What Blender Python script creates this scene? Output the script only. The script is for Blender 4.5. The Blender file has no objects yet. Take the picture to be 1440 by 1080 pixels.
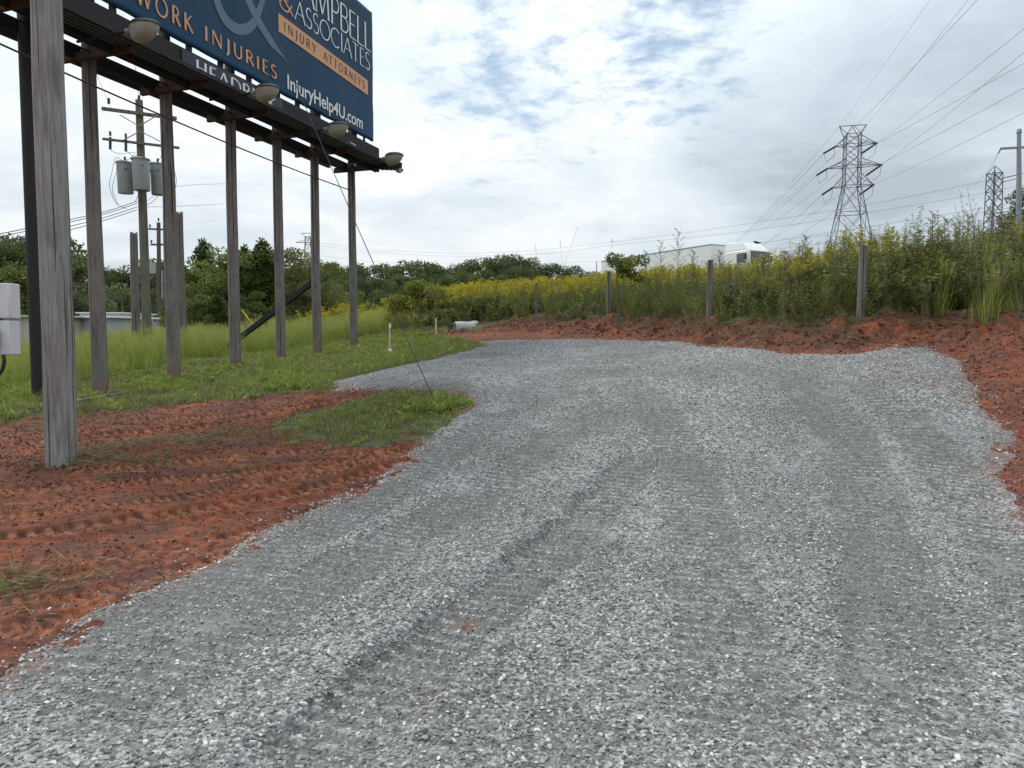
import bpy, bmesh, math, random
import numpy as np
from mathutils import Vector, Matrix
random.seed(7); rng = np.random.default_rng(7)
SC = bpy.context.scene; COL = SC.collection
R = math.radians
# ------------------------------------------------------------------ camera geometry
F = 1020.0; CX, CY = 720.0, 540.0; CAMZ = 1.6
PITCH = math.atan(60/F); cp, sp = math.cos(PITCH), math.sin(PITCH)
def ray(px, py):
    x = (px-CX)/F; y = (CY-py)/F
    return np.array([x, cp+y*sp, -sp+y*cp])
def at(px, py, Y):
    d = ray(px, py); return Vector((d[0]*Y/d[1], Y, CAMZ+d[2]*Y/d[1]))
# ------------------------------------------------------------------ noise
def hash2(ix, iy, s=0):
    n = (ix.astype(np.int64)*374761393 + iy.astype(np.int64)*668265263 + s*974634777) & 0xffffffff
    n = ((n ^ (n >> 13))*1274126177) & 0xffffffff
    return ((n ^ (n >> 16)) & 0xffffff)/float(0xffffff)
def vnoise(x, y, s=0):
    ix = np.floor(x); iy = np.floor(y); fx = x-ix; fy = y-iy
    fx = fx*fx*(3-2*fx); fy = fy*fy*(3-2*fy)
    a = hash2(ix, iy, s); b = hash2(ix+1, iy, s); c = hash2(ix, iy+1, s); d = hash2(ix+1, iy+1, s)
    return (a*(1-fx)+b*fx)*(1-fy)+(c*(1-fx)+d*fx)*fy
def fbm(x, y, s=0, o=4, g=.5):
    t = 0; a = 1; n = 0
    for k in range(o):
        t = t+a*(vnoise(x*2**k+k*17.3, y*2**k+k*9.1, s+k)*2-1); n += a; a *= g
    return t/n
def sstep(a, b, x):
    t = np.clip((x-a)/(b-a), 0, 1); return t*t*(3-2*t)
# ------------------------------------------------------------------ terrain
CTRL = [(720,1080,2.72),(-100,1080,2.72),(1540,1080,2.72),(0,960,3.45),(720,880,4.1),(1440,880,4.1),(300,800,5.2),(1000,760,5.8),
 (1440,740,6.2),(1440,640,8.2),(1600,600,8.2),(88,658,8.9),(400,690,7.6),(720,680,7.9),(1100,640,8.6),(0,600,12.5),(-200,620,12.5),(300,600,12),
 (600,585,10.8),(800,600,9.8),(1100,570,10.3),(1380,570,9.8),(1440,540,10.3),(470,545,15),(600,540,13.2),(800,530,13),(1000,530,12),(1250,520,11.2),
 (54,557,14.8),(141,557,16),(245,533,18.05),(333,517,20.2),(396,507,22.1),(448,500,24),(499,487,26.2),(600,478,25),(670,485,22),(830,477,21),
 (1000,487,16),(1150,496,13.5),(1300,488,12.8),(1400,480,12),(700,462,25.8),(850,451,24),(1000,457,18.5),(1100,459,16),(1210,458,14.5),(1300,454,14),
 (1400,448,13.5),(1600,435,12.5),(640,468,27),(700,440,34),(850,425,33),(1000,425,28),(1200,425,24),(1400,415,22),(1640,400,20),
 (640,445,45),(800,415,60),(1060,410,57),(1300,385,45),(1600,370,45),(100,502,35),(0,508,28),(-300,520,28),(190,492,28),(60,500,60),(-300,500,60),
 (340,474,42),(434,462,70),(434,450,150),(0,470,150),(-400,470,150),(600,440,120),(720,430,200),(1000,405,150),(1400,395,150),(1640,395,200),
 (0,470,600),(700,462,600),(1440,455,600),(0,478,3000),(720,478,3000),(1440,478,3000)]
cpts = np.array([list(at(*c)) for c in CTRL] + [[-9,-2.5,0],[9,-2.5,0],[0,-2.5,0],[-6,1,0],[6,1,0]])
def uv_t(X, Y):
    Yc = np.maximum(Y, -2.5)+4.5
    return np.clip(X/Yc, -1.6, 1.6)*2.0, np.log(Yc)
cu, cv = uv_t(cpts[:,0], cpts[:,1])
def ker(r2): return np.where(r2 > 1e-12, r2*np.log(np.maximum(r2, 1e-12)), 0)
n = len(cpts)
A = np.zeros((n+3, n+3)); A[:n,:n] = ker((cu[:,None]-cu)**2+(cv[:,None]-cv)**2)+np.eye(n)*0.0015
A[:n,n] = 1; A[:n,n+1] = cu; A[:n,n+2] = cv; A[n:,:n] = A[:n,n:].T
zsc = 1/(1+np.maximum(cpts[:,1], 0)/12)                       # interpolate slope-like quantity
W = np.linalg.solve(A, np.concatenate([cpts[:,2]*zsc, [0,0,0]]))
def base_h(X, Y):
    X = np.asarray(X, float); Y = np.asarray(Y, float); sh = X.shape
    X = X.ravel(); Y = Y.ravel(); out = np.empty_like(X)
    for i in range(0, len(X), 60000):
        u, v = uv_t(X[i:i+60000], Y[i:i+60000])
        K = ker((u[:,None]-cu)**2+(v[:,None]-cv)**2)
        out[i:i+60000] = K@W[:n]+W[n]+W[n+1]*u+W[n+2]*v
    return (out*(1+np.maximum(Y, 0)/12)).reshape(sh)
_YS = np.concatenate([np.linspace(1, 40, 1600), np.geomspace(40.2, 400, 300)])
def ground(px, py):
    d = ray(px, py); X = d[0]/d[1]*_YS; Z = CAMZ+d[2]/d[1]*_YS
    f = Z-base_h(X, _YS); k = np.where(f < 0)[0]
    if len(k) == 0: k = [int(np.argmin(f))]
    k = k[0]; Y = _YS[k]
    if k > 0 and f[k] < 0: t = f[k-1]/(f[k-1]-f[k]); Y = _YS[k-1]+t*(_YS[k]-_YS[k-1])
    return (d[0]/d[1]*Y, Y)
def gp(pts): return np.array([ground(*p) for p in pts])
def hz(x, y): return float(base_h(np.array([x]), np.array([y]))[0])
def foot(px, py):                       # a spot on the ground seen at this pixel
    x, y = ground(px, py); return Vector((x, y, hz(x, y)))
def spot(px, Y):                        # a spot on the ground at depth Y
    d = ray(px, 470); x = d[0]/d[1]*Y; return Vector((x, Y, hz(x, Y)))
def sdist(P, X, Y):                     # signed distance to polygon, positive inside
    sh = X.shape; X = X.ravel(); Y = Y.ravel(); d2 = np.full(X.shape, 1e9); ins = np.zeros(X.shape, bool); m = len(P)
    for i in range(m):
        ax, ay = P[i]; bx, by = P[(i+1) % m]; ex, ey = bx-ax, by-ay
        t = np.clip(((X-ax)*ex+(Y-ay)*ey)/(ex*ex+ey*ey+1e-12), 0, 1)
        d2 = np.minimum(d2, (X-ax-t*ex)**2+(Y-ay-t*ey)**2)
        c = (ay > Y) != (by > Y)
        xi = ax+(Y-ay)*ex/(ey if abs(ey) > 1e-12 else 1e-12)
        ins ^= c & (X < xi)
    return (np.sqrt(d2)*np.where(ins, 1, -1)).reshape(sh)
GRAVEL = gp([(0,965),(60,920),(130,878),(180,848),(250,815),(330,775),(395,742),(470,707),(520,682),(570,652),(600,627),(640,592),(660,572),
 (650,556),(600,550),(540,549),(480,546),(455,541),(520,526),(600,508),(650,496),(684,487),(668,481),(700,479),(760,478),(830,477),(950,482),(1020,489),(1100,496),
 (1200,500),(1240,492),(1300,488),(1340,510),(1370,545),(1388,575),(1412,600),(1425,640),(1405,680),(1425,720),(1440,748)])
GRAVEL = np.concatenate([GRAVEL, np.array([[5.2,4.6],[5.6,2.0],[6.5,-2.2],[-4.5,-2.2],[-3.2,1.2]])])
GRASS_L = np.concatenate([gp([(-220,600),(0,596),(110,582),(220,573),(330,561),(400,554),(470,546),(520,527),(600,509),(650,497),(680,486),(650,480),(612,472)]),
   np.array([[-4,31],[-6,60],[-90,110],[-90,14]])])
ISLAND = gp([(380,602),(430,583),(500,568),(560,550),(620,548),(655,562),(655,582),(625,608),(585,628),(500,628),(430,617)])
EDGE = [(600,472),(660,462),(700,458),(760,455),(850,452),(930,453),(1000,459),(1060,461),(1100,460),(1200,462),(1260,455),(1330,452),(1380,448),(1440,445),(1620,435)]
WEEDS = np.concatenate([gp(EDGE), np.array([[40,30],[60,90],[-6,90],[-5,30.5]])])
LANES = [  # (pixel polyline, half width, rut depth, rib period)
 ([(330,1150),(440,1075),(560,965),(700,850),(790,772),(860,700),(905,640),(925,600)], .27, .050, .12),
 ([(-60,1010),(100,950),(230,870),(360,800),(500,725),(600,660),(690,600),(740,560)], .31, .014, .12),
 ([(60,1080),(260,950),(430,840),(600,745),(720,670),(800,610),(830,570)], .31, .012, .12),
 ([(1290,1090),(1262,900),(1235,760),(1205,660),(1170,590),(1110,540),(1000,508)], .33, .016, .12),
 ([(1040,1090),(1020,900),(990,760),(960,660),(930,590),(880,540),(800,512)], .31, .014, .12),
 ([(1500,900),(1420,780),(1350,690),(1290,610),(1230,555),(1130,520)], .31, .012, .12)]
LANES = [(gp(p), w, d, r) for p, w, d, r in LANES]
DTR = [([(-80,765),(100,748),(250,725),(400,700),(560,655)], .20, .045, .14),
 ([(-80,705),(150,682),(350,668),(480,655),(600,630)], .26, .03, .11),
 ([(-80,668),(0,660),(160,665),(380,640),(520,640)], .22, .02, .12),
 ([(-80,635),(60,622),(200,608),(320,595),(420,575),(500,560)], .22, .04, .15),
 ([(-60,600),(110,594),(260,588),(380,578),(470,566)], .2, .025, .13),
 ([(-60,800),(120,790),(300,765),(420,735),(520,700)], .2, .025, .15),
 ([(-60,860),(80,850),(220,822),(330,785)], .2, .02, .12), ([(-80,735),(120,716),(330,690),(520,650)], .16, .025, .10), ([(-60,900),(60,886),(150,862)], .16, .02, .11), ([(-60,826),(140,806),(330,770)], .13, .018, .10)]
DTR = [(gp(p), w, d, r) for p, w, d, r in DTR]
def smooth(P, k=6):
    P = np.asarray(P, float); Q = np.vstack([2*P[0]-P[1], P, 2*P[-1]-P[-2]]); o = []
    for i in range(1, len(Q)-2):
        for t in np.arange(k)/k:
            p0, p1, p2, p3 = Q[i-1], Q[i], Q[i+1], Q[i+2]
            o.append(.5*((2*p1)+(-p0+p2)*t+(2*p0-5*p1+4*p2-p3)*t*t+(-p0+3*p1-3*p2+p3)*t**3))
    o.append(P[-1]); return np.array(o)
def lane_st(P, X, Y):
    P = smooth(P, 5); best = np.full(X.shape, 1e9); S = np.zeros(X.shape); T = np.full(X.shape, 9.); acc = 0
    x0, x1 = P[:,0].min()-1, P[:,0].max()+1; y0, y1 = P[:,1].min()-1, P[:,1].max()+1
    m = (X > x0) & (X < x1) & (Y > y0) & (Y < y1); x = X[m]; y = Y[m]
    b = best[m]; s_ = S[m]; t_ = T[m]
    for i in range(len(P)-1):
        a = P[i]; e = P[i+1]-a; L = math.hypot(*e); 
        t = np.clip(((x-a[0])*e[0]+(y-a[1])*e[1])/(L*L), 0, 1)
        dx = x-a[0]-t*e[0]; dy = y-a[1]-t*e[1]; d = np.hypot(dx, dy); k = d < b
        b[k] = d[k]; s_[k] = acc+t[k]*L; t_[k] = (np.sign(e[0]*dy-e[1]*dx)*d)[k]; acc += L
    S[m] = s_; T[m] = t_; return S, T
LIMP = [foot(88, 660), foot(230, 640)]
def surface(X, Y):
    """height, masks and lane data for the ground and for the gravel laid on it"""
    h = base_h(X, Y); near = Y < 45
    wx = fbm(X*1.3, Y*1.3, 5)*.16+fbm(X*6, Y*6, 8, 3)*.07
    sg = sdist(GRAVEL, X, Y)+wx; gl = sdist(GRASS_L, X, Y)+wx*1.4; isl = sdist(ISLAND, X, Y)+wx*.9; wd = sdist(WEEDS, X, Y)+wx*1.2
    grass = np.maximum(np.maximum(sstep(-.12, .15, gl), sstep(-.1, .15, isl)*sstep(-.42, .0, fbm(X*2.2, Y*2.2, 19, 3)+isl*.5)), sstep(-.2, .2, wd)); grass[~near] = 1
    grass = np.where((Y > 26.5) & (X < 3), 1, grass)
    bank = sstep(-2.8, -.9, wd)*(1-sstep(.0, .8, wd))*(1-sstep(-.25, .1, sg))
    dirt = 1-grass
    h = h+dirt*(fbm(X*1.1, Y*1.1, 1)*.03+fbm(X*5, Y*5, 2, 4)*.022+fbm(X*22, Y*22, 3, 3)*.008)
    h = h+bank*(np.abs(fbm(X*1.6, Y*1.6, 11, 4))*.34+fbm(X*5, Y*5, 12, 4, .6)*.10+np.abs(fbm(X*13, Y*13, 13, 3))*.05-.04)
    h = h+.09*sstep(-.75, -.25, wd)*sstep(14, 9, X*0+np.maximum(0, Y-18))*(Y < 33)
    h = h+grass*(fbm(X*.8, Y*.8, 4)*.03+fbm(X*7, Y*7, 6, 2)*.012)*(Y < 60)
    for q, (r_, a_) in zip(LIMP, ((.55, .07), (.8, .13))):
        rr = np.hypot(X-q.x, Y-q.y); h = h+a_*np.exp(-(rr/r_)**2)*(1+.9*fbm(X*6, Y*6, 21, 3))
    tr = np.zeros_like(X)
    for P, w, d, per in DTR:
        S, T = lane_st(P, X, Y); m = sstep(w, w*.8, np.abs(T))*dirt*(1-sstep(-.1, .1, sg))*(.55+.6*vnoise(S*.9, T*0+3, 31)); 
        lug = np.sin((S+np.abs(T)*.45+np.where(T > 0, per/2, 0)+fbm(X*3, Y*3, 7, 2)*.03)*2*math.pi/per)
        lug = np.clip(lug*3.0+.3, -1, 1)*np.where(np.abs(T) < .015, 0, 1)*(.6+.6*vnoise(X*9, Y*9, 37))
        h = h-m*d*.8+m*lug*d*.42+m*.006*np.sin(T*2*math.pi/.085+fbm(X*2, Y*2, 39)*2)+d*.8*np.exp(-((np.abs(T)-w*1.12)/.05)**2)*dirt
        tr = np.maximum(tr, m*(.5+.5*lug))
    # gravel layer
    gh = base_h(X, Y)+fbm(X*.9, Y*.9, 41, 3)*.014+fbm(X*3.2, Y*3.2, 42, 3)*.012+fbm(X*14, Y*14, 43, 3)*.007
    gh = gh+.05*sstep(-.12, .35, sg)+fbm(X*7, Y*7, 44, 3)*.02*(1-sstep(0, .6, sg))-.045*(1-sstep(-.15, .03, sg))
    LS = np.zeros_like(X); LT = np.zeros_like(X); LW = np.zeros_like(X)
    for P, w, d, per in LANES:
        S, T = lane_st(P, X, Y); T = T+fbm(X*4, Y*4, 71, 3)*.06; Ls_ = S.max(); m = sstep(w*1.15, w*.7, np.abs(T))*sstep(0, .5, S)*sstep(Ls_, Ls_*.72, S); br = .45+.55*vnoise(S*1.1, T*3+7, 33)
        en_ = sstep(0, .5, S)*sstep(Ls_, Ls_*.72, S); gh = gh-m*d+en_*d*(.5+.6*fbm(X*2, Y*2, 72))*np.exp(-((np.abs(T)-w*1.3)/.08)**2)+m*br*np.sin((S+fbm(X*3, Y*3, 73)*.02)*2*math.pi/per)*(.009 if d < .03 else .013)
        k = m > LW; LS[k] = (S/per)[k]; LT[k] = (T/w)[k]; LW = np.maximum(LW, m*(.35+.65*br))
    return dict(h=h, sg=sg, grass=grass, dirt=dirt, bank=bank, tr=tr, gh=gh, ls=LS, lt=LT, lw=LW, wd=wd, gl=gl, isl=isl)
# ------------------------------------------------------------------ mesh helpers
def tag(o, label=None, cat=None, group=None, kind=None):
    if label: o['label'] = label
    if cat: o['category'] = cat
    if group: o['group'] = group
    if kind: o['kind'] = kind
    return o
def empty(name, loc=(0,0,0), rz=0):
    o = bpy.data.objects.new(name, None); COL.objects.link(o); o.location = loc; o.rotation_euler = (0,0,rz); o.empty_display_size = .3; return o
def mesh_np(name, V, Fs, mat, smooth_=False, attrs=None):
    V = np.asarray(V, np.float32); me = bpy.data.meshes.new(name)
    Fs = [np.asarray(f, np.int32) for f in Fs if len(f)]
    me.vertices.add(len(V)); me.vertices.foreach_set('co', V.ravel())
    tot = sum(f.size for f in Fs); cnt = sum(len(f) for f in Fs)
    me.loops.add(tot); me.polygons.add(cnt)
    me.loops.foreach_set('vertex_index', np.concatenate([f.ravel() for f in Fs]))
    sz = np.concatenate([np.full(len(f), f.shape[1], np.int32) for f in Fs])
    me.polygons.foreach_set('loop_start', np.concatenate([[0], np.cumsum(sz)[:-1]]).astype(np.int32))
    me.polygons.foreach_set('loop_total', sz)
    if smooth_: me.polygons.foreach_set('use_smooth', np.ones(cnt, bool))
    me.update(calc_edges=True); me.validate()
    for k, a in (attrs or {}).items():
        a = np.asarray(a, np.float32)
        if a.ndim == 1: at_ = me.attributes.new(k, 'FLOAT', 'POINT'); at_.data.foreach_set('value', a)
        else: at_ = me.attributes.new(k, 'FLOAT_VECTOR', 'POINT'); at_.data.foreach_set('vector', a.ravel())
    if mat: me.materials.append(mat)
    return me
def add_obj(name, me, parent=None, loc=None, link=True):
    o = bpy.data.objects.new(name, me)
    if link: COL.objects.link(o)
    if parent: o.parent = parent
    if loc is not None: o.location = loc
    return o
class MB:
    """collects solid pieces (boxes, bars, tubes, lathes) into one mesh"""
    def __init__(s): s.v = []; s.f = []; s.n = 0
    def raw(s, V, Fs):
        V = [tuple(v) for v in V]; s.f += [tuple(i+s.n for i in f) for f in Fs]; s.v += V; s.n += len(V); return s
    def box(s, c, size, M=None):
        x, y, z = [a/2 for a in size]
        V = [Vector((sx*x, sy*y, sz*z)) for sx in (-1,1) for sy in (-1,1) for sz in (-1,1)]
        if M is not None: V = [M@v for v in V]
        V = [v+Vector(c) for v in V]
        return s.raw(V, [(0,1,3,2),(4,6,7,5),(0,4,5,1),(2,3,7,6),(0,2,6,4),(1,5,7,3)])
    def bar(s, a, b, w, h=None, up=(0,0,1)):
        a = Vector(a); b = Vector(b); d = (b-a); L = d.length; d.normalize(); u = Vector(up)
        if abs(d.dot(u)) > .98: u = Vector((1,0,0))
        r = d.cross(u).normalized(); u = r.cross(d); M = Matrix((r, d, u)).transposed()
        return s.box((a+b)/2, (w, L, h or w), M)
    def tube(s, pts, rad, k=8, cap=True):
        pts = [Vector(p) for p in pts]; m = len(pts); rad = [rad]*m if not hasattr(rad, '__len__') else rad
        V = []; prev = None
        for i, p in enumerate(pts):
            d = (pts[min(i+1, m-1)]-pts[max(i-1, 0)]).normalized()
            if prev is None:
                u = Vector((0,0,1)) if abs(d.z) < .9 else Vector((1,0,0))
                r = d.cross(u).normalized()
            else: r = (prev-d*prev.dot(d)).normalized()
            prev = r; q = d.cross(r)
            V += [p+(r*math.cos(2*math.pi*j/k)+q*math.sin(2*math.pi*j/k))*rad[i] for j in range(k)]
        Fs = [(i*k+j, i*k+(j+1) % k, (i+1)*k+(j+1) % k, (i+1)*k+j) for i in range(m-1) for j in range(k)]
        if cap: Fs += [tuple(range(k))[::-1], tuple((m-1)*k+j for j in range(k))]
        return s.raw(V, Fs)
    def build(s, name, mat, parent=None, smooth_=False, bevel=0):
        me = bpy.data.meshes.new(name); me.from_pydata(s.v, [], s.f); me.update()
        if smooth_: me.polygons.foreach_set('use_smooth', np.ones(len(me.polygons), bool))
        if mat: me.materials.append(mat)
        o = add_obj(name, me, parent)
        if bevel:
            b = o.modifiers.new('bevel', 'BEVEL'); b.width = bevel; b.segments = 2; b.limit_method = 'ANGLE'
        if smooth_ or bevel:
            try: me.set_sharp_from_angle(angle=R(40))
            except Exception: pass
        return o
class Soup:
    """many small leaf faces, kept in numpy"""
    def __init__(s): s.V = []; s.Q = []; s.T = []; s.A = []; s.n = 0
    def add(s, V, Q=None, T=None, tint=.5):
        V = np.asarray(V, float).reshape(-1, 3)
        if Q is not None: s.Q.append(np.asarray(Q, int)+s.n)
        if T is not None: s.T.append(np.asarray(T, int)+s.n)
        s.A.append(np.broadcast_to(np.asarray(tint, float), (len(V),)) if np.ndim(tint) == 0 else np.asarray(tint, float)); s.V.append(V); s.n += len(V)
    def leaves(s, C, D, N, L, Wd, tint):
        """diamond leaves: base C, direction D, side N, length L, width W"""
        C = np.asarray(C, float); m = len(C); L = np.broadcast_to(L, (m,))[:,None]; Wd = np.broadcast_to(Wd, (m,))[:,None]
        V = np.stack([C, C+D*L*.45+N*Wd*.5, C+D*L, C+D*L*.45-N*Wd*.5], 1)
        s.add(V.reshape(-1, 3), Q=np.arange(4*m).reshape(m, 4), tint=np.repeat(np.broadcast_to(tint, (m,)), 4))
    def blades(s, B, D, L, Wd, bend, tint):
        """grass blades: base B, horizontal lean dir D, length, width, bend"""
        m = len(B); side = np.stack([-D[:,1], D[:,0], np.zeros(m)], 1); up = np.array([0,0,1.])
        L = np.broadcast_to(L, (m,))[:,None]; Wd = np.broadcast_to(Wd, (m,))[:,None]; bend = np.broadcast_to(bend, (m,))[:,None]
        p1 = B+up*L*.5+D*L*bend*.25; p2 = B+up*L*(.95-.4*bend)+D*L*bend
        V = np.stack([B-side*Wd*.5, B+side*Wd*.5, p1+side*Wd*.4, p1-side*Wd*.4, p2], 1)
        b = np.arange(m)[:,None]*5
        s.add(V.reshape(-1, 3), Q=b+np.array([[0,1,2,3]]), T=b+np.array([[3,2,4]]), tint=np.repeat(np.broadcast_to(tint, (m,)), 5))
    def stem(s, pts, r, tint=.5):
        pts = np.asarray(pts, float); m = len(pts); r = np.broadcast_to(r, (m,))
        an = np.arange(3)*2*math.pi/3
        V = pts[:,None,:]+np.stack([np.cos(an), np.sin(an), an*0], 1)[None]*r[:,None,None]
        Q = [(i*3+j, i*3+(j+1) % 3, (i+1)*3+(j+1) % 3, (i+1)*3+j) for i in range(m-1) for j in range(3)]
        s.add(V.reshape(-1, 3), Q=Q, tint=tint)
    def mesh(s, name, mat):
        return mesh_np(name, np.concatenate(s.V), ([np.concatenate(s.Q)] if s.Q else [])+([np.concatenate(s.T)] if s.T else []), mat, attrs={'tint': np.concatenate(s.A)})
def rdir(m, zmin=-1, zmax=1):
    z = rng.uniform(zmin, zmax, m); a = rng.uniform(0, 2*math.pi, m); q = np.sqrt(1-z*z)
    return np.stack([q*np.cos(a), q*np.sin(a), z], 1)
def perp(D):
    N = np.cross(D, rdir(len(D))); return N/np.maximum(np.linalg.norm(N, axis=1, keepdims=True), 1e-6)
# ------------------------------------------------------------------ materials
class NT:
    def __init__(s, name):
        s.m = bpy.data.materials.new(name); s.m.use_nodes = True; s.t = s.m.node_tree; s.N = s.t.nodes
        s.b = s.N['Principled BSDF']; s.b.inputs['Roughness'].default_value = .8
    def n(s, typ, **k):
        o = s.N.new(typ)
        for a, v in k.items():
            if a.startswith('i_'):
                key = a[2:]; key = int(key) if key.isdigit() else key.replace('_', ' ')
                if hasattr(v, 'is_output') or isinstance(v, bpy.types.NodeSocket): s.t.links.new(v, o.inputs[key])
                else: o.inputs[key].default_value = v
            else: setattr(o, a, v)
        return o
    def math(s, op, a, b=0.0, c=None, clamp=False):
        o = s.N.new('ShaderNodeMath'); o.operation = op; o.use_clamp = clamp
        for i, v in enumerate((a, b, c)):
            if v is None: continue
            if isinstance(v, bpy.types.NodeSocket): s.t.links.new(v, o.inputs[i])
            else: o.inputs[i].default_value = v
        return o.outputs[0]
    def ramp(s, fac, stops, interp='LINEAR'):
        o = s.N.new('ShaderNodeValToRGB'); o.color_ramp.interpolation = interp; e = o.color_ramp.elements
        while len(e) < len(stops): e.new(.5)
        for k, (p, c) in enumerate(stops): e[k].position = p; e[k].color = (*c, 1) if hasattr(c, '__len__') else (c, c, c, 1)
        s.t.links.new(fac, o.inputs[0]); return o.outputs[0]
    def mix(s, f, a, b, mode='MIX'):
        o = s.N.new('ShaderNodeMix'); o.data_type = 'RGBA'; o.blend_type = mode
        for i, v in ((0, f), (6, a), (7, b)):
            if isinstance(v, bpy.types.NodeSocket): s.t.links.new(v, o.inputs[i])
            else: o.inputs[i].default_value = v if i == 0 else (*v, 1)
        return o.outputs[2]
    def coord(s, sc=(1,1,1), kind='Object'):
        t = s.n('ShaderNodeTexCoord'); m = s.n('ShaderNodeMapping'); s.t.links.new(t.outputs[kind], m.inputs[0]); m.inputs['Scale'].default_value = sc; return m.outputs[0]
    def noise(s, vec, scale, detail=4, rough=.55):
        o = s.n('ShaderNodeTexNoise'); o.inputs['Scale'].default_value = scale; o.inputs['Detail'].default_value = detail; o.inputs['Roughness'].default_value = rough
        if vec is not None: s.t.links.new(vec, o.inputs['Vector'])
        return o.outputs[0]
    def attr(s, name): o = s.n('ShaderNodeAttribute'); o.attribute_name = name; return o
    def bump(s, h, st=.5, dist=.02):
        o = s.n('ShaderNodeBump'); o.inputs['Strength'].default_value = st; o.inputs['Distance'].default_value = dist
        s.t.links.new(h, o.inputs['Height']); s.t.links.new(o.outputs[0], s.b.inputs['Normal'])
    def base(s, c):
        if isinstance(c, bpy.types.NodeSocket): s.t.links.new(c, s.b.inputs['Base Color'])
        else: s.b.inputs['Base Color'].default_value = (*c, 1)
        return s
def plain(name, c, rough=.6, metal=0, var=.25, scale=6, stretch=(1,1,1)):
    t = NT(name); v = t.coord(stretch); f = t.noise(v, scale, 5)
    lo = tuple(x*(1-var) for x in c); hi = tuple(min(1, x*(1+var)) for x in c)
    t.base(t.ramp(f, [(.3, lo), (.7, hi)])); t.b.inputs['Roughness'].default_value = rough; t.b.inputs['Metallic'].default_value = metal
    t.bump(f, .15, .01); return t.m
def leafmat(name, lo, mid, hi, trans=.25):
    t = NT(name); a = t.attr('tint'); oi = t.n('ShaderNodeObjectInfo')
    f = t.math('ADD', t.math('MULTIPLY', a.outputs['Fac'], .75), t.math('MULTIPLY', oi.outputs['Random'], .25))
    c = t.ramp(f, [(.0, lo), (.5, mid), (1, hi)]); t.base(c); t.b.inputs['Roughness'].default_value = .65
    t.b.inputs['Specular IOR Level'].default_value = .25
    tr = t.n('ShaderNodeBsdfTranslucent'); t.t.links.new(c, tr.inputs[0]); mx = t.n('ShaderNodeMixShader'); mx.inputs[0].default_value = trans
    t.t.links.new(t.b.outputs[0], mx.inputs[1]); t.t.links.new(tr.outputs[0], mx.inputs[2])
    t.t.links.new(mx.outputs[0], t.N['Material Output'].inputs[0]); return t.m
def woodmat(name, dark, mid, light, clay=0.0, moss=False):
    t = NT(name); g = t.coord((20,20,.9)); f = t.noise(g, 2.0, 9, .78); g2 = t.coord((60,60,3.5)); f2 = t.noise(g2, 1.6, 4, .7)
    p = t.noise(t.coord((2,2,.7)), 1.3, 4)
    k = t.math('ADD', t.math('MULTIPLY', f, .55), t.math('ADD', t.math('MULTIPLY', f2, .25), t.math('MULTIPLY', p, .2)))
    c = t.ramp(k, [(.36, dark), (.47, mid), (.62, light)])
    vz = t.n('ShaderNodeSeparateXYZ'); t.t.links.new(t.coord(), vz.inputs[0])
    cr = t.noise(t.coord((26,26,.22)), 1.0, 2); crk = t.ramp(cr, [(.36, 1), (.385, 0)])
    c = t.mix(crk, c, tuple(x*.25 for x in dark))
    kn = t.n('ShaderNodeTexVoronoi'); t.t.links.new(t.coord((5,5,1.6)), kn.inputs['Vector']); kn.inputs['Scale'].default_value = 1.0
    c = t.mix(t.ramp(kn.outputs['Distance'], [(.05, .8), (.11, 0)]), c, tuple(x*.45 for x in dark))
    if moss: c = t.mix(t.math('MULTIPLY', t.ramp(t.noise(t.coord((6,6,1.2)), 1.0, 4), [(.56, 0), (.68, 1)]), .55), c, (.06,.085,.05))
    if clay: 
        m = t.math('MULTIPLY', t.math('SUBTRACT', 1, t.math('DIVIDE', t.math('ADD', vz.outputs[2], t.math('MULTIPLY', p, -.25)), .45), clamp=True), clay)
        c = t.mix(m, c, (.20,.075,.04))
    t.base(c); t.b.inputs['Roughness'].default_value = .85; t.bump(t.math('SUBTRACT', k, t.math('MULTIPLY', crk, .3)), .9, .02); return t.m
M = {}
M['near_wood'] = woodmat('weathered grey wood', (.095,.085,.075), (.21,.195,.18), (.36,.345,.33), moss=True)
M['post_wood'] = woodmat('dark weathered wood', (.05,.042,.036), (.14,.125,.112), (.265,.25,.232), clay=.5)
M['fence_wood'] = woodmat('fence post wood', (.06,.055,.048), (.15,.14,.125), (.25,.235,.21))
M['pole_green'] = woodmat('treated pole wood', (.07,.068,.045), (.14,.135,.10), (.21,.20,.16))
M['black_steel'] = plain('black painted steel', (.009,.009,.011), .7, 0)
M['dark_beam'] = plain('dark painted timber', (.014,.013,.015), .8, 0, .4, 4, (1,1,3))
M['rust'] = plain('rusting steel', (.045,.022,.016), .85, 0, .5, 9)
M['slat'] = plain('grey walkway slats', (.020,.021,.025), .75, 0, .35, 8)
M['plate'] = plain('slate name plate', (.022,.026,.045), .6)
M['galv'] = plain('galvanised steel', (.26,.27,.28), .55, .3, .2)
M['tower'] = plain('dull galvanised lattice steel', (.12,.115,.12), .6, .3, .15)
M['insul'] = plain('dark glazed insulator', (.03,.035,.035), .3)
M['xfmr'] = plain('grey transformer paint', (.30,.32,.32), .4, 0, .08)
M['lamp_glass'] = plain('aged lamp lens', (.33,.33,.28), .3, 0, .25, 5)
M['lamp_shell'] = plain('lamp housing', (.06,.06,.065), .5)
M['cable'] = plain('black cable', (.015,.015,.016), .5)
M['conductor'] = plain('aluminium conductor', (.16,.165,.18), .5, .3)
M['white_metal'] = plain('white painted metal', (.62,.63,.65), .45, 0, .05)
M['beige'] = plain('beige enamel', (.50,.42,.33), .5, 0, .06)
M['truck_white'] = plain('white truck panels', (.74,.74,.74), .4, 0, .06, 2)
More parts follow.
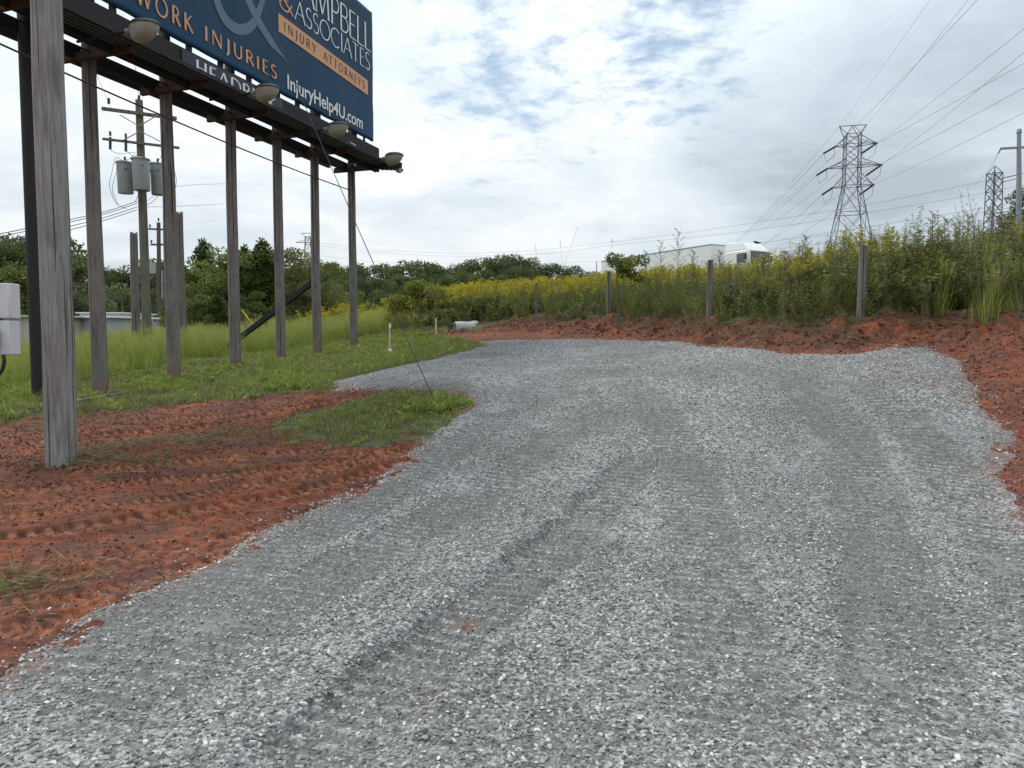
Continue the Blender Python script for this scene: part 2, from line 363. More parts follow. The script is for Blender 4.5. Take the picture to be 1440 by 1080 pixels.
M['glass_dark'] = plain('dark glass', (.10,.11,.115), .15)  # base tone raised to paint the sky's reflection into the truck windows
M['rubber'] = plain('black rubber', (.02,.02,.02), .8)
M['plastic_white'] = plain('white plastic pipe', (.75,.75,.74), .4, 0, .05)
M['ribbon'] = plain('pink ribbon', (.80,.25,.20), .6)
M['lath'] = plain('pale lath', (.55,.45,.32), .8)
M['concrete'] = plain('pale concrete', (.42,.42,.40), .8)
M['yellow_pl'] = plain('yellow plastic', (.62,.45,.05), .5)
M['cream_wall'] = plain('beige siding', (.42,.40,.35), .7, 0, .08, 1)
M['grey_wall'] = plain('grey siding', (.36,.38,.40), .6, 0, .06, 1)
M['roof_white'] = plain('white metal roof', (.80,.81,.83), .4, 0, .04, 1)
M['far_green'] = leafmat('far forest leaves', (.04,.060,.026), (.105,.138,.048), (.21,.24,.075), .35)
M['far_yellow'] = leafmat('yellow green far leaves', (.07,.09,.02), (.16,.185,.04), (.27,.28,.065), .35)  # yellower leaf colours for some of the far trees
M['cedar'] = leafmat('cedar sprays', (.03,.055,.012), (.085,.125,.026), (.18,.22,.055), .35)
M['shrub'] = leafmat('shrub leaves', (.08,.10,.016), (.21,.23,.038), (.38,.36,.06), .35)
M['bark'] = woodmat('bark', (.03,.024,.018), (.08,.068,.055), (.14,.12,.10))
M['grass'] = leafmat('lawn grass', (.10,.14,.022), (.215,.275,.05), (.40,.42,.13), .4)
M['tall_grass'] = leafmat('tall meadow grass', (.10,.165,.022), (.27,.35,.06), (.52,.50,.18), .4)
M['dull_grass'] = leafmat('trampled grass', (.07,.08,.03), (.19,.19,.08), (.36,.31,.18))
M['dry'] = leafmat('dry straw', (.07,.045,.025), (.17,.12,.07), (.32,.25,.16), .1)
M['weed'] = leafmat('weed leaves', (.05,.07,.014), (.14,.175,.042), (.29,.31,.09), .35)
M['olive'] = leafmat('olive weed leaves', (.055,.065,.02), (.16,.165,.05), (.33,.31,.14), .35)
M['golden'] = leafmat('goldenrod flower', (.20,.20,.02), (.50,.43,.03), (.78,.64,.06))
M['deadstalk'] = leafmat('dead stalks', (.06,.05,.042), (.14,.115,.10), (.27,.235,.20), .1)
# billboard vinyl
t = NT('deep blue vinyl'); f = t.noise(t.coord((.12,.12,.35)), 1.0, 3); f2 = t.noise(t.coord((1.5,1.5,.1)), 1.0, 2)
t.base(t.mix(t.math('MULTIPLY', f2, .2), t.ramp(f, [(.3, (.012,.050,.090)), (.7, (.020,.064,.140))]), (.03,.07,.13))); t.b.inputs['Roughness'].default_value = .5; t.b.inputs['Specular IOR Level'].default_value = .12; t.bump(t.noise(t.coord((.6,.6,.15)), 1.5, 2), .25, .05); M['vinyl'] = t.m
M['ink_orange'] = plain('orange ink', (.62,.30,.13), .5, 0, .04)
M['ink_white'] = plain('white ink', (.72,.74,.76), .5, 0, .04)
M['ink_pale'] = plain('pale blue ink', (.075,.125,.205), .5, 0, .06)
M['ink_dark'] = plain('dark ink', (.02,.035,.06), .5, 0, .05)
# ---- gravel material shared by the sheet and (cell colours) the stones
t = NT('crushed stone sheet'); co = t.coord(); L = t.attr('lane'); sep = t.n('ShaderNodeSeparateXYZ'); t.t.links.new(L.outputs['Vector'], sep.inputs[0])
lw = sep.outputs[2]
v1 = t.n('ShaderNodeTexVoronoi'); v1.inputs['Scale'].default_value = 48; t.t.links.new(co, v1.inputs['Vector'])
v2 = t.n('ShaderNodeTexVoronoi'); v2.inputs['Scale'].default_value = 23; t.t.links.new(co, v2.inputs['Vector'])
s1 = t.n('ShaderNodeSeparateColor'); t.t.links.new(v1.outputs['Color'], s1.inputs[0]); s2 = t.n('ShaderNodeSeparateColor'); t.t.links.new(v2.outputs['Color'], s2.inputs[0])
cell = t.math('ADD', t.math('MULTIPLY', s1.outputs[0], .55), t.math('MULTIPLY', s2.outputs[1], .45))
stone = t.ramp(cell, [(.1, (.05,.049,.047)), (.42, (.19,.185,.18)), (.72, (.34,.335,.33)), (.9, (.46,.455,.45))])
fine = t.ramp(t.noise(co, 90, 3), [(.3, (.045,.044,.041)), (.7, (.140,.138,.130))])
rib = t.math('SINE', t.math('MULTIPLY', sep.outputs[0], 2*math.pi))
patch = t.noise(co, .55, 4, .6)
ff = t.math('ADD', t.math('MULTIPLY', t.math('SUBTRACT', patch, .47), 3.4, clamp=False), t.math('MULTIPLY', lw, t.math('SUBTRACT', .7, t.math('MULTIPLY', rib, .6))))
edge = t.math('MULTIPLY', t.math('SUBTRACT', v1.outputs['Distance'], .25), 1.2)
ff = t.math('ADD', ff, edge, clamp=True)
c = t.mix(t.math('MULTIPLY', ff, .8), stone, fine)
c = t.mix(t.ramp(t.noise(co, .9, 3), [(.60, 0), (.74, .35)]), c, (.40,.405,.41))
cl = t.attr('clay'); c = t.mix(t.math('MULTIPLY', cl.outputs['Fac'], t.ramp(t.noise(co, 4, 5, .7), [(.42, 0), (.6, 1)])), c, (.20,.065,.035))
t.base(c); t.b.inputs['Roughness'].default_value = .85
hh = t.math('ADD', t.math('MULTIPLY', v1.outputs['Distance'], -.012), t.math('ADD', t.math('MULTIPLY', v2.outputs['Distance'], -.008), t.math('MULTIPLY', t.math('MULTIPLY', rib, lw), .010)))
hh = t.math('ADD', hh, t.math('MULTIPLY', s1.outputs[1], .008)); t.bump(hh, .75, 1.0); M['gravel'] = t.m
t = NT('crushed stone'); oi = t.n('ShaderNodeObjectInfo'); r = oi.outputs['Random']; nn = t.noise(t.coord(), 1.6, 5, .7)
c = t.ramp(r, [(.0, (.062,.060,.057)), (.3, (.20,.192,.18)), (.68, (.38,.367,.348)), (.9, (.53,.515,.49)), (.985, (.80,.77,.73))])
c = t.mix(t.ramp(nn, [(.35, .0), (.75, .45)]), c, (.37,.36,.35)); t.base(c); t.b.inputs['Roughness'].default_value = .75; t.bump(nn, .4, .25); M['stone'] = t.m
# ---- clay and soil
t = NT('red clay and soil'); co = t.coord(); m = t.attr('mask'); sep = t.n('ShaderNodeSeparateXYZ'); t.t.links.new(m.outputs['Vector'], sep.inputs[0])
n1 = t.noise(co, .9, 6, .65); n2 = t.noise(co, 9, 6, .7); n3 = t.noise(co, 60, 4, .7); n4 = t.noise(t.coord((.8,7,1)), 1.6, 6, .65)
k = t.math('ADD', t.math('ADD', t.math('MULTIPLY', n1, .25), t.math('MULTIPLY', n4, .3)), t.math('ADD', t.math('MULTIPLY', n2, .3), t.math('MULTIPLY', n3, .15)))
clay = t.ramp(k, [(.38, (.032,.013,.007)), (.46, (.095,.025,.010)), (.53, (.20,.048,.014)), (.64, (.35,.098,.030))])
clay = t.mix(t.ramp(t.noise(co, 1.7, 5, .6), [(.48, 0), (.66, .7)]), clay, (.075,.035,.022))
smear = t.math('MULTIPLY', sep.outputs[2], t.ramp(n2, [(.38, .1), (.58, .75)])); clay = t.mix(smear, clay, (.38,.145,.07))
root = t.ramp(t.noise(co, 3.2, 6, .75), [(.48, 0), (.60, .8)]); clay = t.mix(t.math('MULTIPLY', sep.outputs[1], root), clay, (.055,.038,.024))
soil = t.ramp(t.noise(co, 14, 5, .7), [(.35, (.045,.05,.02)), (.6, (.10,.11,.04)), (.75, (.16,.14,.07))])
c = t.mix(sep.outputs[0], clay, soil); t.base(c); t.b.inputs['Roughness'].default_value = .9
hh = t.math('ADD', t.math('MULTIPLY', n2, .03), t.math('MULTIPLY', n3, .012)); t.bump(hh, .9, 1.0); M['clay'] = t.m
# ------------------------------------------------------------------ ground and gravel meshes
def fan(th, r):
    X = np.outer(r, np.sin(th)); Y = np.outer(r, np.cos(th))-3.0; return X, Y
def grid_faces(nr, nc, keep=None):
    i = np.arange(nr-1)[:,None]*nc+np.arange(nc-1)[None]
    Fq = np.stack([i, i+1, i+nc+1, i+nc], -1).reshape(-1, 4)
    return Fq
th = np.concatenate([np.radians(np.linspace(-180, -44, 24, endpoint=False)), np.radians(np.linspace(-44, 44, 1080)), np.radians(np.linspace(44, 180, 25)[1:])])
rr = np.concatenate([np.linspace(.3, 4.4, 10, endpoint=False), np.geomspace(4.4, 42, 1180, endpoint=False), np.geomspace(42, 4000, 70)])
GX, GY = fan(th, rr); S_ = surface(GX, GY); Hg = S_['h']-.10*sstep(.15, .5, S_['sg'])
V = np.stack([GX, GY, Hg], -1).reshape(-1, 3); Fq = grid_faces(len(rr), len(th))[:, ::-1]
me = mesh_np('ground', V, [Fq], M['clay'], True, {'mask': np.stack([S_['grass'], S_['bank'], S_['tr']], -1).reshape(-1, 3)})
tag(add_obj('ground', me), 'red clay ground rising into grassy land around the gravel drive', 'ground', kind='structure')
c0, c1 = 0, len(th); keep = (S_['sg'] > -.16).reshape(-1)
V = np.stack([GX, GY, S_['gh']], -1).reshape(-1, 3); kf = keep[Fq].all(1); Fk = Fq[kf]; used = np.unique(Fk); rm = np.zeros(len(V), int); rm[used] = np.arange(len(used))
clay_a = (1-sstep(-.05, .28, S_['sg']))*.9
q = foot(1290, 530); clay_a = np.maximum(clay_a, .45*np.exp(-(((GX-q.x)/.5)**2+((GY-q.y)/.7)**2)))
q = foot(655, 880); clay_a = np.maximum(clay_a, .8*np.exp(-(((GX-q.x)/.07)**2+((GY-q.y)/.10)**2)))
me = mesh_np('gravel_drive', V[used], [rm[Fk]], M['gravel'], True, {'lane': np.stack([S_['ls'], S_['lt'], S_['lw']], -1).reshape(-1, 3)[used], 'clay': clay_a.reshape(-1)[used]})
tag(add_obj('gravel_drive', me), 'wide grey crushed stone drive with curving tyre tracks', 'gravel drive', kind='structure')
# ------------------------------------------------------------------ scatter by geometry nodes
def scatter(name, P, rot, scl, idx, sources, label=None, cat=None, parent=None):
    me = bpy.data.meshes.new(name); me.vertices.add(len(P)); me.vertices.foreach_set('co', np.asarray(P, np.float32).ravel())
    a = me.attributes.new('rot', 'FLOAT_VECTOR', 'POINT'); a.data.foreach_set('vector', np.asarray(rot, np.float32).ravel())
    a = me.attributes.new('scl', 'FLOAT_VECTOR', 'POINT'); a.data.foreach_set('vector', np.asarray(scl, np.float32).ravel())
    a = me.attributes.new('idx', 'INT', 'POINT'); a.data.foreach_set('value', np.asarray(idx, np.int32))
    o = add_obj(name, me)
    c = bpy.data.collections.new(name+' kinds')
    for k, s in enumerate(sources): c.objects.link(bpy.data.objects.new('%s piece %02d' % (name.replace('_', ' '), k), s))
    ng = bpy.data.node_groups.new(name, 'GeometryNodeTree'); ng.interface.new_socket('Geometry', in_out='INPUT', socket_type='NodeSocketGeometry'); ng.interface.new_socket('Geometry', in_out='OUTPUT', socket_type='NodeSocketGeometry')
    N = ng.nodes; gi = N.new('NodeGroupInput'); go = N.new('NodeGroupOutput'); ip = N.new('GeometryNodeInstanceOnPoints'); ci = N.new('GeometryNodeCollectionInfo')
    ci.inputs['Collection'].default_value = c; ci.inputs['Separate Children'].default_value = True; ci.inputs['Reset Children'].default_value = True
    def na(nm, ty): x = N.new('GeometryNodeInputNamedAttribute'); x.data_type = ty; x.inputs['Name'].default_value = nm; return x.outputs['Attribute']
    K = ng.links.new; K(gi.outputs[0], ip.inputs['Points']); K(ci.outputs[0], ip.inputs['Instance']); ip.inputs['Pick Instance'].default_value = True
    K(na('idx', 'INT'), ip.inputs['Instance Index']); K(na('rot', 'FLOAT_VECTOR'), ip.inputs['Rotation']); K(na('scl', 'FLOAT_VECTOR'), ip.inputs['Scale']); K(ip.outputs[0], go.inputs[0])
    mod = o.modifiers.new('scatter', 'NODES'); mod.node_group = ng
    tag(o, label, cat, kind='stuff'); return o
# stones
def stone_mesh(i):
    bm = bmesh.new(); sx, sy, sz = random.uniform(.75, 1.25), random.uniform(.5, .8), random.uniform(.28, .55)
    for k in range(15):
        d = Vector(rdir(1)[0]); q = random.uniform(.8, 1.0); d = Vector([max(-.72, min(.72, x)) for x in d*q]); bm.verts.new((d.x*sx, d.y*sy, d.z*sz))
    r = bmesh.ops.convex_hull(bm, input=bm.verts); bmesh.ops.delete(bm, geom=list({g for g in r['geom_interior']+r['geom_unused'] if isinstance(g, bmesh.types.BMVert)}), context='VERTS')
    me = bpy.data.meshes.new('stone'); bm.to_mesh(me); bm.free(); me.materials.append(M['stone']); return me
STONES = [stone_mesh(i) for i in range(14)]
def fan_pts(y0, y1, dens, m=.78, x0=0):
    area = m*(( y1+1)**2-(y0+1)**2); k = int(area*dens)
    Y = np.sqrt(rng.uniform((y0+1)**2, (y1+1)**2, k))-1; X = rng.uniform(-m, m, k)*(Y+1); return X, Y
SX = []; SY = []; SS = []
for y0, y1, dn, s0, s1 in ((2.0, 4.5, 2700, .008, .0235), (4.5, 7.5, 1900, .009, .0225), (7.5, 12, 900, .011, .024), (12, 24, 330, .013, .028)):
    x, y = fan_pts(y0, y1, dn); SX.append(x); SY.append(y); SS.append(s0+(s1-s0)*rng.random(len(x))**1.6)
SX = np.concatenate(SX); SY = np.concatenate(SY); SS = np.concatenate(SS)
q = surface(SX, SY); ribv = np.sin(q['ls']*2*math.pi)
pk = fbm(SX*.5, SY*.5, 77, 3)
for px_, py_, rx_, ry_, am_ in ((600,528,2.2,1.6,.55),(880,506,1.0,1.6,.5),(640,505,1.6,2.5,.4),(990,545,.7,.9,-.5),(1100,560,1.2,1.2,-.3)):
    g_ = foot(px_, py_); pk = pk+am_*np.exp(-((SX-g_.x)/rx_)**2-((SY-g_.y)/ry_)**2)
prob = 1-.50*q['lw']-.40*q['lw']*np.where(ribv < .2, 1, 0)-.7*sstep(.0, .4, pk)*(1-q['lw'])
prob *= sstep(-.16, .12, q['sg']); prob = np.maximum(prob, (SY < 3.6)*.55)*(q['sg'] > -.16)
k = rng.random(len(SX)) < prob
SX, SY, SS = SX[k], SY[k], SS[k]; zz = np.maximum(q['gh'], np.where(q['sg'] < .1, q['h'], -9))[k]; lwk = q['lw'][k]
SS = SS*(1-.25*lwk); m = len(SX)
rot = np.stack([rng.normal(0, .35, m), rng.normal(0, .35, m), rng.uniform(0, 6.28, m)], 1)
scatter('crushed_stone', np.stack([SX, SY, zz+SS*.12], 1), rot, np.repeat(SS[:,None], 3, 1), rng.integers(0, 14, m), STONES, 'loose angular grey stones covering the gravel drive', 'gravel')
# strays on the clay near both edges
x, y = fan_pts(2.5, 16, 260); q = surface(x, y); k = (q['sg'] < .06) & (q['sg'] > -.9) & (rng.random(len(x)) < np.exp(q['sg']*6.0)) ; x, y, h = x[k], y[k], q['h'][k]; m = len(x); s = rng.uniform(.010, .026, m)
scatter('stray_stone', np.stack([x, y, h+s*.2], 1), np.stack([rng.normal(0, .4, m), rng.normal(0, .4, m), rng.uniform(0, 6.28, m)], 1), np.repeat(s[:,None], 3, 1), rng.integers(0, 14, m), STONES, 'scattered stones lying on the red clay beside the drive', 'stones')
# clods of clay
def clod_mesh():
    bm = bmesh.new(); bmesh.ops.create_icosphere(bm, subdivisions=2, radius=1)
    o = random.uniform(0, 50)
    for v in bm.verts:
        a = v.co; f = .75+.5*float(fbm(np.array([a.x*1.3+o+a.z]), np.array([a.y*1.3+o-a.z]), 3, 3)[0]); v.co = Vector((a.x*1.2, a.y, a.z*.65))*f
    me = bpy.data.meshes.new('clod'); bm.to_mesh(me); bm.free(); me.materials.append(M['clod']); return me
t = NT('clay clod'); n2 = t.noise(t.coord(), 2.5, 6, .7); oi = t.n('ShaderNodeObjectInfo')
t.base(t.mix(t.math('MULTIPLY', oi.outputs['Random'], .5), t.ramp(n2, [(.30, (.14,.036,.013)), (.6, (.36,.10,.034))]), t.ramp(n2, [(.35, (.04,.024,.015)), (.65, (.11,.045,.026))]))); t.bump(n2, .8, .3); M['clod'] = t.m
CLODS = [clod_mesh() for _ in range(8)]
x, y = fan_pts(3, 27, 90); q = surface(x, y); pr = .30*q['dirt']+.6*q['bank']; k = (q['sg'] < -.02) & (q['dirt'] > .4) & (rng.random(len(x)) < pr); x, y, h, b = x[k], y[k], q['h'][k], q['bank'][k]; m = len(x)
s = (.006+.028*rng.random(m)**4)*(.8+1.6*b)
scatter('clay_clod', np.stack([x, y, h+s*.1], 1), rng.uniform(0, 6.28, (m, 3)), np.repeat(s[:,None], 3, 1), rng.integers(0, 8, m), CLODS, 'crumbled red clay clods on the churned ground and bank', 'clods')
# ------------------------------------------------------------------ grasses
def tuft(nb, L, Wd, spread, bend, mat, tl=(0,1)):
    s = Soup(); a = rng.uniform(0, 6.28, nb); r = spread*np.sqrt(rng.random(nb)); B = np.stack([r*np.cos(a), r*np.sin(a), np.full(nb, -.02)], 1)
    a = rng.uniform(0, 6.28, nb); D = np.stack([np.cos(a), np.sin(a), a*0], 1)
    s.blades(B, D, L*rng.uniform(.5, 1.1, nb), Wd*rng.uniform(.7, 1.2, nb), bend*rng.uniform(.3, 1.2, nb), rng.uniform(*tl, nb)); return s
def rnd(m, tilt=.15, s=1, ds=.3):
    rot = np.stack([rng.normal(0, tilt, m), rng.normal(0, tilt, m), rng.uniform(0, 6.28, m)], 1); sc = s*rng.uniform(1-ds, 1+ds, m); return rot, np.repeat(sc[:,None], 3, 1)
SHORT = [tuft(26, .13, .007, .10, .7, 0).mesh('tuft', M['grass']) for _ in range(6)]
DULL = [tuft(26, .10, .006, .10, .9, 0).mesh('tuft', M['dull_grass']) for _ in range(5)]
def broad():
    s = Soup(); m = 22; D = rdir(m, .15, .8); C = rng.normal(0, .05, (m, 3)); C[:,2] = .01; s.leaves(C, D, perp(D), rng.uniform(.05, .10, m), rng.uniform(.02, .035, m), rng.uniform(.2, .9, m)); return s.mesh('broadleaf', M['grass'])
SHORT += [broad(), broad()]
x, y = fan_pts(8, 34, 95, .82); q = surface(x, y)
edge_ = sstep(-.1, .5, q['gl']); k = (q['gl'] > -.15) & (q['sg'] < .02) & (rng.random(len(x)) < .25+.75*edge_) & (rng.random(len(x)) < .35+.65*sstep(-.3, .2, fbm(x*1.2, y*1.2, 91)+.25)); x2, y2, h2 = x[k], y[k], q['h'][k]; m = len(x2)
rot, sc = rnd(m, .2, 1.4, .6); mixd = (fbm(x2*.9, y2*.9, 93) > -.06) | (q['gl'][k] < .7)
idx = np.where(mixd & (rng.random(m) < .65), rng.integers(8, 13, m), rng.integers(0, 8, m))
scatter('lawn_grass', np.stack([x2, y2, h2], 1), rot, sc, idx, SHORT+DULL, 'short green grass around the feet of the billboard posts', 'grass')
x, y = fan_pts(9, 16, 260, .6); q = surface(x, y); k = (q['isl'] > -.2) & (q['sg'] < .03) & (rng.random(len(x)) < (.15+.75*sstep(-.1, .6, q['isl']))*(.45+.9*sstep(-.3, .3, fbm(x*1.6, y*1.6, 92)))); x, y, h = x[k], y[k], q['h'][k]; m = len(x); rot, sc = rnd(m, .3, .85, .4)
idx = np.where(rng.random(m) < .68, rng.integers(8, 13, m), rng.integers(0, 8, m)); scatter('trampled_grass', np.stack([x, y, h], 1), rot, sc, idx, SHORT+DULL, 'island of flattened grass between the clay and the gravel', 'grass')
# big tuft round the anchor of the guy wire
ax, ay = ground(615, 572); m = 90; x = ax-.1+rng.normal(0, .24, m); y = ay+rng.normal(0, .2, m); rot, sc = rnd(m, .3, 1.6, .4)
scatter('anchor_tuft', np.stack([x, y, base_h(x, y)], 1), rot, sc, rng.integers(0, 8, m), SHORT, 'thick dark green clump of grass round the guy wire anchor', 'grass')
# tall grass with seed heads
def tallgrass(seed=True, mat='tall_grass', L=.75):
    s = tuft(34, L, .007, .13, .45, 0)
    if seed:
        for k in range(9):
            a = random.uniform(0, 6.28); l = L*random.uniform(.9, 1.45); p = np.array([[0,0,0],[.04*math.cos(a), .04*math.sin(a), l*.5],[.12*math.cos(a), .12*math.sin(a), l]]); p[:,:2] += rng.normal(0, .05, 2)
            s.stem(p, [.003,.002,.0015], .8); mm = 14; C = p[1]+(p[2]-p[1])*rng.uniform(.5, 1, (mm, 1)); D = rdir(mm, .3, .9); s.leaves(C, D, perp(D), .05, .008, rng.uniform(.7, 1, mm))
    return s.mesh('tall tuft', M[mat])
TALL = [tallgrass() for _ in range(5)]+[tallgrass(False) for _ in range(2)]
x, y = fan_pts(15, 40, 26, .85); q = surface(x, y); lim = np.interp(x/np.maximum(y, 1), [-.75,-.62,-.5,-.38,-.30,-.22,-.12,-.05], [15,17.2,20.3,24,27,29,29,29.5])
k = (q['gl'] > .1) & (y > lim+fbm(x, y, 95)*.8) & (rng.random(len(x)) < .95); x, y, h = x[k], y[k], q['h'][k]; m = len(x); rot, sc = rnd(m, .12, 1.0, .35)
sc = sc*(np.interp(x/y, [-.7,-.5,-.3,-.1], [.56,.66,.70,.60])*(1+.5*fbm(x*.6, y*.6, 97)))[:,None]
scatter('tall_grass', np.stack([x, y, h], 1), rot, sc, rng.integers(0, 7, m), TALL, 'tall yellow green meadow grass behind the billboard posts', 'grass')
# wide open meadow beyond
x, y = fan_pts(38, 95, 7, .85); k = (x < .02*y) & ((x > -.50*y) | (y < 41)); x, y = x[k], y[k]; m = len(x); rot, sc = rnd(m, .1, .8, .3)
scatter('far_meadow', np.stack([x, y, base_h(x, y)], 1), rot, sc, rng.integers(0, 7, m), TALL, 'rough meadow stretching away to the woods', 'meadow')
# dead grass litter heaped by the near pole and along the bank
def litter():
    s = Soup(); m = 40; D = rdir(m, -.15, .35); C = rng.normal(0, .10, (m, 3)); C[:,2] = np.abs(C[:,2])*.35; s.leaves(C, D, perp(D), rng.uniform(.10, .28, m), .006, rng.uniform(0, 1, m)); return s
LIT = [litter().mesh('litter', M['dry']) for _ in range(4)]+[litter().mesh('litter', M['dull_grass']) for _ in range(3)]
P = []
for (px, py, n_, sx, sy) in ((215,636,75,.75,.42),(150,655,45,.45,.25),(330,612,25,.4,.4),(10,830,22,.3,.25),(300,660,16,.8,.3),(90,595,26,1.0,.3),(20,600,20,1.2,.3),(600,560,30,.5,.4)):
    cx_, cy_ = ground(px, py); P += [(cx_+random.gauss(0, sx), cy_+random.gauss(0, sy)) for _ in range(n_)]
P = np.array(P); q = surface(P[:,0], P[:,1]); m = len(P); rot, sc = rnd(m, .2, .8, .4)
scatter('dead_grass', np.stack([P[:,0], P[:,1], q['h']], 1), rot, sc, rng.integers(0, 7, m), LIT, 'heaped dead grass and roots beside the foot of the near pole', 'dead grass')
x, y = fan_pts(9, 30, 60, .8); q = surface(x, y); k = (q['wd'] > -1.3) & (q['wd'] < .5) & (q['sg'] < -.3) & (fbm(x*.9, y*.9, 66) > -.12) & (rng.random(len(x)) < sstep(-1.3, -.1, q['wd'])*.9); x, y, h = x[k], y[k], q['h'][k]; m = len(x); rot, sc = rnd(m, .3, .8, .4)
scatter('bank_litter', np.stack([x, y, h], 1), rot, sc, rng.integers(0, 7, m), LIT, 'uprooted straw and grass along the top of the clay bank', 'dead grass')
# ------------------------------------------------------------------ weeds on the bank
def weed(H, mat_leaf, nl, ll, lw_, plume=None, branches=0, stiff=.06):
    s = Soup(); a = random.uniform(0, 6.28); tip = np.array([stiff*H*math.cos(a), stiff*H*math.sin(a), H]); b = np.array([0,0,-.05]); mid = (b+tip)/2+np.array([random.gauss(0, .02), random.gauss(0, .02), 0])*H
    pts = np.array([b, mid, tip]); s.stem(pts, [.006,.004,.002], .35)
    tt = rng.uniform(.12, .97, nl); C = (1-tt[:,None])**2*b+2*tt[:,None]*(1-tt[:,None])*mid+tt[:,None]**2*tip; D = rdir(nl, -.1, .6); s.leaves(C, D, perp(D)*.5+np.cross(D, [0,0,1.])*.6, ll*rng.uniform(.6, 1.2, nl)*(1.15-.5*tt), lw_, rng.uniform(0, 1, nl)*.7+tt*.3)
    return s, tip, pts
def goldenrod():
    H = random.uniform(1.0, 1.45); s, tip, pts = weed(H, 0, 60, .11, .022); g = Soup()
    for k in range(9):
        a = random.uniform(0, 6.28); l = random.uniform(.07, .20); z0 = H-random.uniform(0, .26); e = np.array([math.cos(a)*l, math.sin(a)*l, .06]); o = np.array([tip[0], tip[1], z0]); mm = 22
        C = o+e*rng.random((mm, 1))+rng.normal(0, .008, (mm, 3)); D = rdir(mm, .1, 1); g.leaves(C, D, perp(D), .035, .02, rng.uniform(0, 1, mm))
    a = s.mesh('goldenrod', M['weed']); b = g.mesh('plume', M['golden']); return join(a, b)
def join(a, b):
    bm = bmesh.new(); bm.from_mesh(a); n0 = len(bm.faces); bm.from_mesh(b); bm.faces.ensure_lookup_table()
    for f in bm.faces[n0:]: f.material_index = 1
    me = bpy.data.meshes.new(a.name); bm.to_mesh(me); bm.free(); me.materials.append(a.materials[0]); me.materials.append(b.materials[0]); return me
GOLD = [goldenrod() for _ in range(6)]
WEED = []
for k in range(6): WEED.append(weed(random.uniform(.9, 1.5), 0, 95, .10, .02)[0].mesh('weed', M['weed' if k % 2 else 'olive']))
def bushy(mat, H=1.0, nst=7, nl=60, ll=.07, lw_=.03):
    S = Soup()
    for k in range(nst):
        s, _, _ = weed(H*random.uniform(.6, 1.05), 0, nl, ll, lw_, stiff=.45); off = np.array([random.gauss(0, .1), random.gauss(0, .1), 0])
        b = 0
        for V_, A_ in zip(s.V, s.A): pass
        n0 = S.n; S.V += [v+off for v in s.V]; S.A += s.A; S.Q += [q_+n0 for q_ in s.Q]; S.n += s.n
    return S.mesh('bush', M[mat])
BUSH = [bushy('weed'), bushy('olive'), bushy('weed', .8), bushy('shrub', 1.0), bushy('olive', 1.3, 8), bushy('weed', .7, 7, 34, .13, .075), bushy('olive', .8, 7, 30, .14, .085)]
def stalk(H=1.5):
    s = Soup(); a = random.uniform(0, 6.28); tip = np.array([.08*H*math.cos(a), .08*H*math.sin(a), H]); s.stem([[0,0,-.05], tip*.5, tip], [.006,.005,.002], .5)
    for k in range(14):
        f = random.uniform(.35, .97); a = random.uniform(0, 6.28); l = .22*H*(1.1-f); p = tip*f; e = p+np.array([math.cos(a)*l, math.sin(a)*l, l*1.1]); s.stem([p, (p+e)/2+[0,0,-.01], e], [.0025,.002,.001], random.random())
        mm = 7; C = p+(e-p)*rng.uniform(.3, 1, (mm, 1)); D = rdir(mm, 0, 1); s.leaves(C, D, perp(D), .03, .007, rng.uniform(.3, 1, mm))
    return s.mesh('stalk', M['deadstalk'])
STALK = [stalk(random.uniform(1.2, 1.8)) for _ in range(5)]
x, y = fan_pts(11, 48, 26, .8); q = surface(x, y); wd = q['wd']; pxr = x/y
ok = (wd > -.25) & (x > -.18*y)
for px_, Y_ in ((754,28.5),(856,23.6),(997,18.1),(1211,14.4)):
    g_ = spot(px_, Y_); ok &= ~((np.abs(x-g_.x*y/Y_) < .26) & (y < Y_+.1))
if 1: x, y, wd, h, pxr = x[ok], y[ok], wd[ok], q['h'][ok], pxr[ok]
u = rng.random(len(x)); patchn = fbm(x*.35, y*.35, 51, 3); right = sstep(.25, .6, pxr); depth = np.clip(wd/3, 0, 1)
def put(name, sel, src, s, ds, label, cat, tilt=.1, rs=0.0):
    m = int(sel.sum()); rot, sc = rnd(m, tilt, s, ds); sc = sc*((1+rs*right[sel])*np.interp(pxr[sel], [-.05,.08,.14,.36,.46], [1,.78,.85,.90,1]))[:,None]
    scatter(name, np.stack([x[sel], y[sel], h[sel]], 1), rot, sc, rng.integers(0, len(src), m), src, label, cat)
put('goldenrod', (u < (.26+.42*sstep(-.1, .3, patchn))*(1-.93*right)*(1-.45*(pxr > .13))) & (wd > 1.0) & (wd < 16), GOLD, .95, .25, 'bank of yellow goldenrod in bloom behind the fence', 'wildflowers', rs=.10)
put('tall_weed', (u > .40) & (u < .78) & (wd > .0) & (wd < 12), WEED, .95, .35, 'tall leafy green weeds crowding the fence line', 'weeds', rs=.22)
put('undergrowth', (u > .76) & (u < .97) & (wd < 9) & (rng.random(len(x)) < .8), BUSH, .85, .4, 'tangled olive undergrowth along the top of the bank', 'undergrowth', .2, rs=.30)
put('dry_stalk', (u > .965) & (wd < 8), STALK, .9, .3, 'grey dead stalks standing among the weeds', 'dead weeds', .12, rs=.25)
BANKG = [tallgrass(True, 'dull_grass', .7) for _ in range(3)]+[tallgrass(True, 'olive', .7) for _ in range(3)]
put('bank_grass', (wd < 1.3) & (u > .3) & (u < .6), TALL[:3]+BANKG, .55, .4, 'arching grass along the foot of the weeds', 'grass', .25, rs=.2)
x, y = fan_pts(30, 40, 5, .4); k = (x/y > -.30) & (x/y < -.08) & (fbm(x*.5, y*.5, 58) > -.15); x, y = x[k], y[k]; m = len(x); rot, sc = rnd(m, .1, .85, .25)
